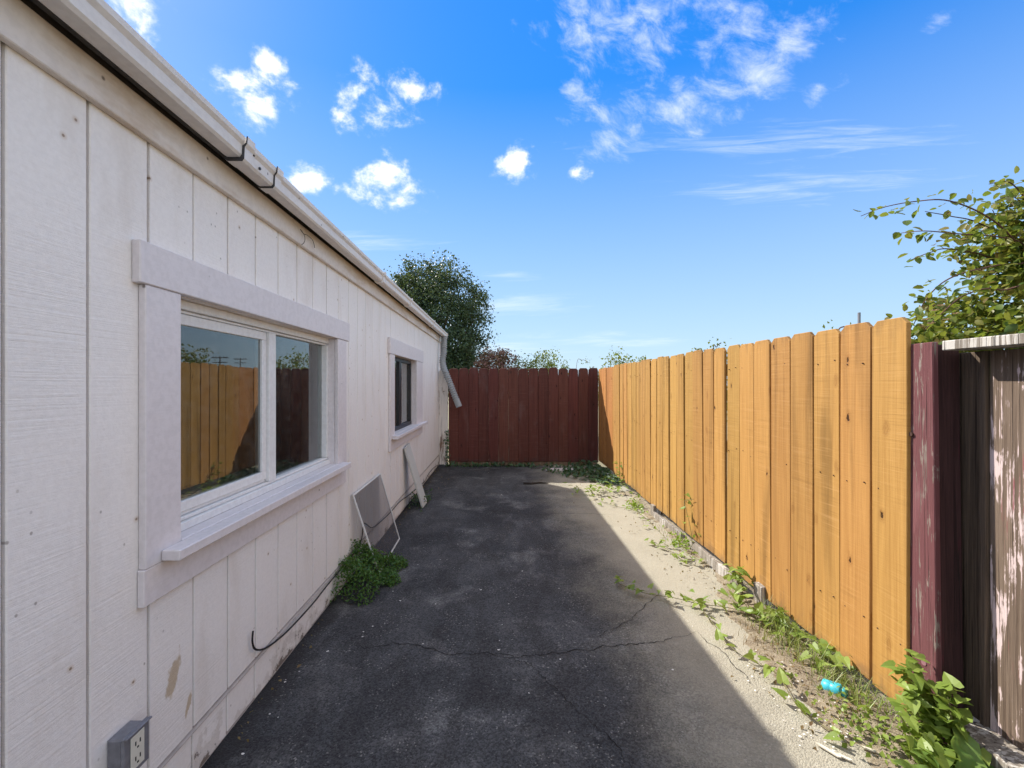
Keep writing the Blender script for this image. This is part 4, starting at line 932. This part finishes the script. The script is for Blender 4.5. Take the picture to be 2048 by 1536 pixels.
# ---- clump at the foot of the wall
cl = thing('weed_clump', 'dense green clover like weed growing at the wall under the screen', 'weed', (-1.05, 3.2, 0))
q = []
g = np.random.default_rng(3)
def clump_h(x, y):
    a = max(0, 1 - ((y - 3.22) / 0.33) ** 2) * max(0, 1 - ((x + 1.15) / (0.27 + 0.04 * math.sin(y * 17))) ** 2)
    b_ = max(0, 1 - ((y - 3.36) / 0.24) ** 2) * max(0, 1 - ((x + 0.98) / 0.19) ** 2)
    return max((0.23 + 0.05 * math.sin(y * 21 + 1)) * math.sqrt(a), 0.055 * math.sqrt(b_))
tries = 0
while len(q) < 4200 and tries < 60000:
    tries += 1
    x, y = g.uniform(-1.145, -0.74), g.uniform(2.80, 3.75); h = clump_h(x + 0.03 * math.sin(y * 23), y + 0.03 * math.sin(x * 31))
    if h <= 0.004: continue
    q.append((x, y, h * (1 - 0.35 * g.random() ** 2) + g.normal() * 0.016 + 0.005))
q = np.array(q); q[:, 2] = np.maximum(q[:, 2], 0.006)
leaf_cloud('leaves', q, NR.uniform(0.013, 0.028, len(q)), L_CLUMP, cl, 'simple', up=1.0)
stm = MB()
for k in range(60):
    i = R.randrange(len(q)); p = q[i]; stm.tube([(p[0] * .6 - 1.1 * .4, p[1] * .6 + 3.2 * .4, 0), tuple(p)], 0.0015, 4)
put('stems', stm, L_CLUMP, cl, kind='stuff')
cl2 = thing('weed_clump', 'small dark weed tuft behind the foot of the leaning board', 'weed', (-1.02, 5.4, 0))
q = np.column_stack([g.uniform(-1.13, -0.92, 260), g.normal(5.42, 0.16, 260), np.abs(g.normal(0, 0.05, 260)) + 0.01]); leaf_cloud('leaves', q, NR.uniform(0.02, 0.04, 260), L_IVY, cl2)

# ---- ivy in the far corner
iv = thing('ivy_patch', 'dark shaded ivy spreading over the ground in the far right corner', 'ivy', (1.3, 7.1, 0))
IVL = Vector((1.3, 7.1, 0)); cand = []
for _ in range(900):
    y = R.uniform(6.3, 7.78); lim = 0.35 + (7.8 - y) * 0.75
    x = R.uniform(lim, 1.74)
    dens = (x - lim) / (1.75 - lim)
    if R.random() > 0.25 + dens: continue
    if 0.78 < x < 1.22 and 7.36 < y < 7.52 and R.random() < 0.85: continue
    cand.append((x, y, R.uniform(0.01, 0.05 + 0.07 * dens)))
cand.sort(key=lambda c: c[1])
for c in cand[:220]:
    th = R.uniform(0, 6.28); leaf_obj(iv, 'arrow', L_IVY, c, R.uniform(0.045, 0.075), (math.cos(th), math.sin(th), 0), R.uniform(-0.4, 0.5), IVL)
leaf_cloud('leaves', cand[220:] , NR.uniform(0.05, 0.08, len(cand) - 220), L_IVY, iv, 'arrow', up=1.6)
iw = thing('ivy_patch', 'thin ivy along the foot of the flaking end board and red fence', 'ivy', (-0.6, 7.75, 0))
q = [(R.uniform(-1.0, 0.6), R.uniform(7.70, 7.84), abs(R.gauss(0, 0.03)) + 0.01) for _ in range(260)] + [(-0.985 + R.gauss(0, 0.02), 7.80, R.uniform(0.0, 0.75) ** 1.5) for _ in range(90)]
leaf_cloud('leaves', q, NR.uniform(0.03, 0.06, len(q)), L_IVY, iw, 'arrow', up=1.0)

# ---- bindweed along the sunny strip
def vine(label, pts, nleaf, lsize, spread, lift=0.02, mat=L_VINE, climb=None, stemr=0.0022, name='bindweed'):
    t0 = pts[len(pts) // 2]; base = Vector((t0[0], t0[1], 0)); t = thing(name, label, 'vine', base, 'bindweed strands by the fence')
    path = smooth_path(pts, 8); put('stem', MB().tube(path, stemr, 5), m_stem, t, smooth=True)
    for k in range(nleaf):
        i = min(len(path) - 2, int((k + R.random()) / nleaf * (len(path) - 1))); p = path[i]
        pos = p + Vector((R.gauss(0, spread), R.gauss(0, spread), abs(R.gauss(0, lift)) + 0.006))
        th = R.uniform(0, 6.28); leaf_obj(t, 'arrow', mat, pos, lsize * R.uniform(0.65, 1.25), (math.cos(th), math.sin(th), 0), R.uniform(-0.7, 0.6), base)
    return t
m_stem = m_plain('green_brown_stem', (0.16, 0.15, 0.06), 0.7, var=0.3)
def gl(lst, z=0.03): return [tuple(G(a, b, z)) for a, b in lst]
vine('long bindweed strand crossing the shadow edge towards the asphalt', gl([(1232, 1165), (1290, 1186), (1345, 1195), (1400, 1208), (1450, 1214), (1510, 1228)]), 48, 0.050, 0.035)
vine('bindweed strand running along the near edge of the dry soil', gl([(1400, 1215), (1439, 1263), (1472, 1303), (1519, 1329), (1556, 1351), (1592, 1409), (1629, 1438), (1702, 1493)], 0.02), 22, 0.058, 0.02)
vine('thick bindweed under the second half of the orange fence', gl([(1470, 1165), (1500, 1222), (1545, 1240), (1600, 1268), (1650, 1316), (1690, 1340)], 0.05), 100, 0.058, 0.05, 0.035)
vine('leafy bindweed heaped at the shadow end below the orange fence', gl([(1150, 985), (1185, 982), (1215, 980), (1240, 975), (1248, 990)], 0.04), 80, 0.062, 0.10, 0.05)
vine('bindweed shoot climbing the far end of the orange fence', [(1.70, 6.05, 0.05), (1.70, 6.15, 0.18), (1.715, 6.2, 0.36)], 18, 0.06, 0.035)
vine('sparse bindweed strand on the sunlit paving beyond the shadow tip', gl([(1195, 1000), (1230, 1012), (1265, 1020), (1290, 1035), (1330, 1075)], 0.015), 30, 0.048, 0.07, 0.015)
vine('scattered bindweed on the paving beside the pale kick board', gl([(1310, 1085), (1345, 1105), (1365, 1120), (1385, 1120), (1360, 1090)], 0.02), 36, 0.048, 0.05, 0.02)
vine('bindweed shoot climbing the middle of the orange fence', [(1.705, 3.82, 0.05), (1.70, 3.86, 0.20), (1.69, 3.92, 0.34), (1.70, 3.98, 0.40), (1.715, 3.83, 0.46)], 11, 0.055, 0.03)
vine('bindweed tuft around the pale post foot', [(1.66, 3.02, 0.03), (1.665, 3.0, 0.12), (1.66, 2.95, 0.2)], 26, 0.06, 0.04)
L_LIME = m_leaf('lime_leaf', [(0.20, 0.34, 0.03), (0.26, 0.40, 0.05)], 0.4)
for px, py, lab in ((1268, 1008, 'bright lime green seedling tuft below the far end of the orange fence'), (1362, 1085, 'lime green seedling tuft at the start of the kick board')):
    p = G(px, py + 6); t = thing('seedling', lab, 'weed', p, 'lime green seedlings')
    q = [(p.x + R.gauss(0, 0.05), p.y + R.gauss(0, 0.07), abs(R.gauss(0.03, 0.035)) + 0.008) for _ in range(110)]; leaf_cloud('leaves', q, NR.uniform(0.025, 0.045, 110), L_LIME, t, 'simple', up=1.0)

# ---- leafy weed climbing at the maroon post
pw = thing('leafy_weed', 'upright leafy weed growing in front of the maroon post', 'weed', (1.66, 1.66, 0))
PWL = Vector((1.66, 1.66, 0)); stm = MB()
for sx, sy, tx, ty, tz in ((1.66, 1.70, 1.665, 1.74, 0.36), (1.63, 1.64, 1.60, 1.68, 0.26), (1.68, 1.62, 1.69, 1.62, 0.30), (1.64, 1.58, 1.56, 1.56, 0.16), (1.70, 1.66, 1.71, 1.70, 0.25), (1.60, 1.52, 1.56, 1.48, 0.12)):
    path = smooth_path([(sx, sy, 0), ((sx + tx) / 2 + 0.02, (sy + ty) / 2, tz * 0.55), (tx, ty, tz)], 8); stm.tube(path, 0.003, 5)
    for k in range(int(88 * tz / 0.4)):
        t = R.uniform(0.1, 1); p = path[min(len(path) - 1, int(t * len(path)))]; w_ = 0.055 * (1.25 - t)
        th = R.uniform(0, 6.28); leaf_obj(pw, 'arrow', L_VINE, p + Vector((R.gauss(0, w_), R.gauss(0, w_), R.gauss(0, 0.02))), R.uniform(0.034, 0.062), (math.cos(th), math.sin(th), 0), R.uniform(-1.0, 0.5), PWL, 1.35)
put('stems', stm, m_stem, pw, kind='stuff')
q = [(1.55 + R.gauss(0, 0.07), 1.80 + R.gauss(0, 0.16), abs(R.gauss(0.02, 0.025)) + 0.02) for _ in range(260)]
lw = thing('low_weed', 'low small leaved weeds spreading in front of the last orange board', 'weed', (1.55, 1.8, 0)); leaf_cloud('leaves', q, NR.uniform(0.018, 0.036, len(q)), L_VINE, lw, 'simple', up=1.2)

# ---- dock with big leaves
def big_leaf(l, w, curl, seed):
    g = random.Random(seed); m = MB(); n = 12
    for i in range(n + 1):
        t = i / n; ww = w * (math.sin(math.pi * min(1, t * 0.93 + 0.05)) ** 0.75) * (1 - 0.25 * t); zc = curl * (t - 0.25 * t * t * 4 * 0.6) * l
        for j in range(5):
            a = (j - 2) / 2; m.v.append((a * ww, t * l, zc + abs(a) * ww * 0.35 + 0.012 * math.sin(t * 19 + seed) * abs(a) + g.uniform(-0.002, 0.002)))
    for i in range(n):
        for j in range(4): k = i * 5 + j; m.f.append((k, k + 1, k + 6, k + 5))
    return m.mesh('leaf', 0, True)
dk = thing('dock_plant', 'broad leaved dock plant at the bottom right corner by the bottom rail', 'weed', (1.62, 1.46, 0.0))
for k, (ang, l, w, lift, curl) in enumerate(((-0.35, 0.26, 0.055, 0.75, 0.2), (-0.9, 0.25, 0.055, 0.45, 0.1), (0.45, 0.22, 0.05, 0.5, 0.1), (1.1, 0.24, 0.05, 0.35, 0.1), (1.9, 0.20, 0.045, 0.35, 0.1), (-1.6, 0.22, 0.05, 0.4, 0.1), (2.7, 0.22, 0.05, 0.3, 0.1), (0.05, 0.20, 0.045, 1.0, 0.15), (-2.4, 0.22, 0.05, 0.3, 0.1), (0.8, 0.17, 0.04, 0.8, 0.1))):
    me = big_leaf(l, w, curl, k); me.materials.append(L_DOCK)
    o = ob('leaf', me, None, dk, (1.62, 1.46, 0.03), (lift, R.uniform(-.25, .25), ang))

# ---- grass and dry bits
def blades(name, label, spots, mat, n, l0, l1, w, lean=0.7):
    m = MB(); g = random.Random(len(spots) + n)
    for k in range(n):
        px_, py_, sr = spots[g.randrange(len(spots))]; x = px_ + g.gauss(0, sr * 0.5); y = py_ + g.gauss(0, sr); l = g.uniform(l0, l1); a = g.uniform(0, 6.28); ln = g.uniform(0.2, lean + 0.3)
        d = Vector((math.cos(a), math.sin(a), 0)); s = Vector((-d.y, d.x, 0)) * w; b = len(m.v); p = Vector((x, y, 0.005))
        for t in (0, 0.35, 0.7, 1.0):
            c = p + d * l * ln * t * t + Vector((0, 0, l * (t - 0.45 * ln * t * t))); ww = s * (1 - t * 0.95); m.v += [tuple(c + ww), tuple(c - ww)]
        m.f += [(b, b + 1, b + 3, b + 2), (b + 2, b + 3, b + 5, b + 4), (b + 4, b + 5, b + 7, b + 6)]
    put(name, m, mat, kind='stuff', label=label, cat='grass', origin=(spots[0][0], spots[0][1], 0))
blades('grass', 'tufts of green grass under the near boards of the orange fence', [(1.66, 2.35, 0.12), (1.64, 2.2, 0.10), (1.60, 2.45, 0.10), (1.67, 1.98, 0.10), (1.66, 2.05, 0.12), (1.69, 2.6, 0.1)], L_GRASS, 620, 0.06, 0.18, 0.0028)
blades('dry_grass', 'dry straw lying on the soil below the orange fence', [(1.50, 2.45, 0.12), (1.52, 2.2, 0.12), (1.58, 2.6, 0.12), (1.56, 1.9, 0.12), (1.68, 3.9, 0.25), (1.69, 4.4, 0.25)], L_DRY, 420, 0.03, 0.09, 0.0018, 1.2)
q = []
for px_, py_, n, sp_ in ((1350, 1110, 30, 35), (1395, 1160, 26, 25), (1430, 1180, 14, 30), (1270, 1040, 26, 30), (1210, 985, 10, 20), (1600, 1350, 50, 55), (1680, 1440, 60, 45), (1620, 1290, 30, 30), (1150, 1000, 10, 40), (880, 960, 12, 15), (1560, 1300, 30, 30)):
    for _ in range(n):
        gp = G(px_ + R.gauss(0, sp_), py_ + R.gauss(0, sp_ * .6)); q.append((min(1.72, max(-1.1, gp.x)), gp.y, 0.012 if gp.x < 1.38 else 0.035))
q += [(-1.13 + abs(R.gauss(0, 0.035)), R.uniform(1.2, 7.6), 0.010) for _ in range(110)]
leaf_cloud('dead_leaves', q, NR.uniform(0.010, 0.028, len(q)), L_DRY, None, 'simple', up=1.5, label='scattered dead brown leaves along the fence and wall foot', cat='leaf litter')

# ================================================================== BEYOND THE FENCES
def utility_pole(x, y, h, lab):
    t = thing('utility_pole', lab, 'pole', (x, y, -0.03), 'far utility poles'); put('pole', MB().tube([(x, y, -0.03), (x, y, h)], [0.2, 0.14], 8), BARK, t)
    for z, l in ((h - 0.6, 2.4), (h - 1.9, 2.0)): put('crossarm', MB().box(x - l, x + l, y - .09, y + .09, z, z + 0.22), BARK, t)
    for s in (-1.9, -1.1, 1.1, 1.9): put('insulator', MB().tube([(x + s, y, h - 0.38), (x + s, y, h - 0.02)], 0.09, 6), GREYMETAL, t)
utility_pole(76.4, 120, 9.6, 'nearer wooden utility pole with two crossarms, mirrored in the big window')
utility_pole(89.0, 150, 11.0, 'farther wooden utility pole with two crossarms, mirrored in the big window')
put('metal_pipe', MB().tube([(2.42, 2.9, -0.03), (2.42, 2.9, 1.97)], 0.0085, 8), GREYMETAL, label='thin grey pipe sticking up behind the orange fence', cat='pipe')
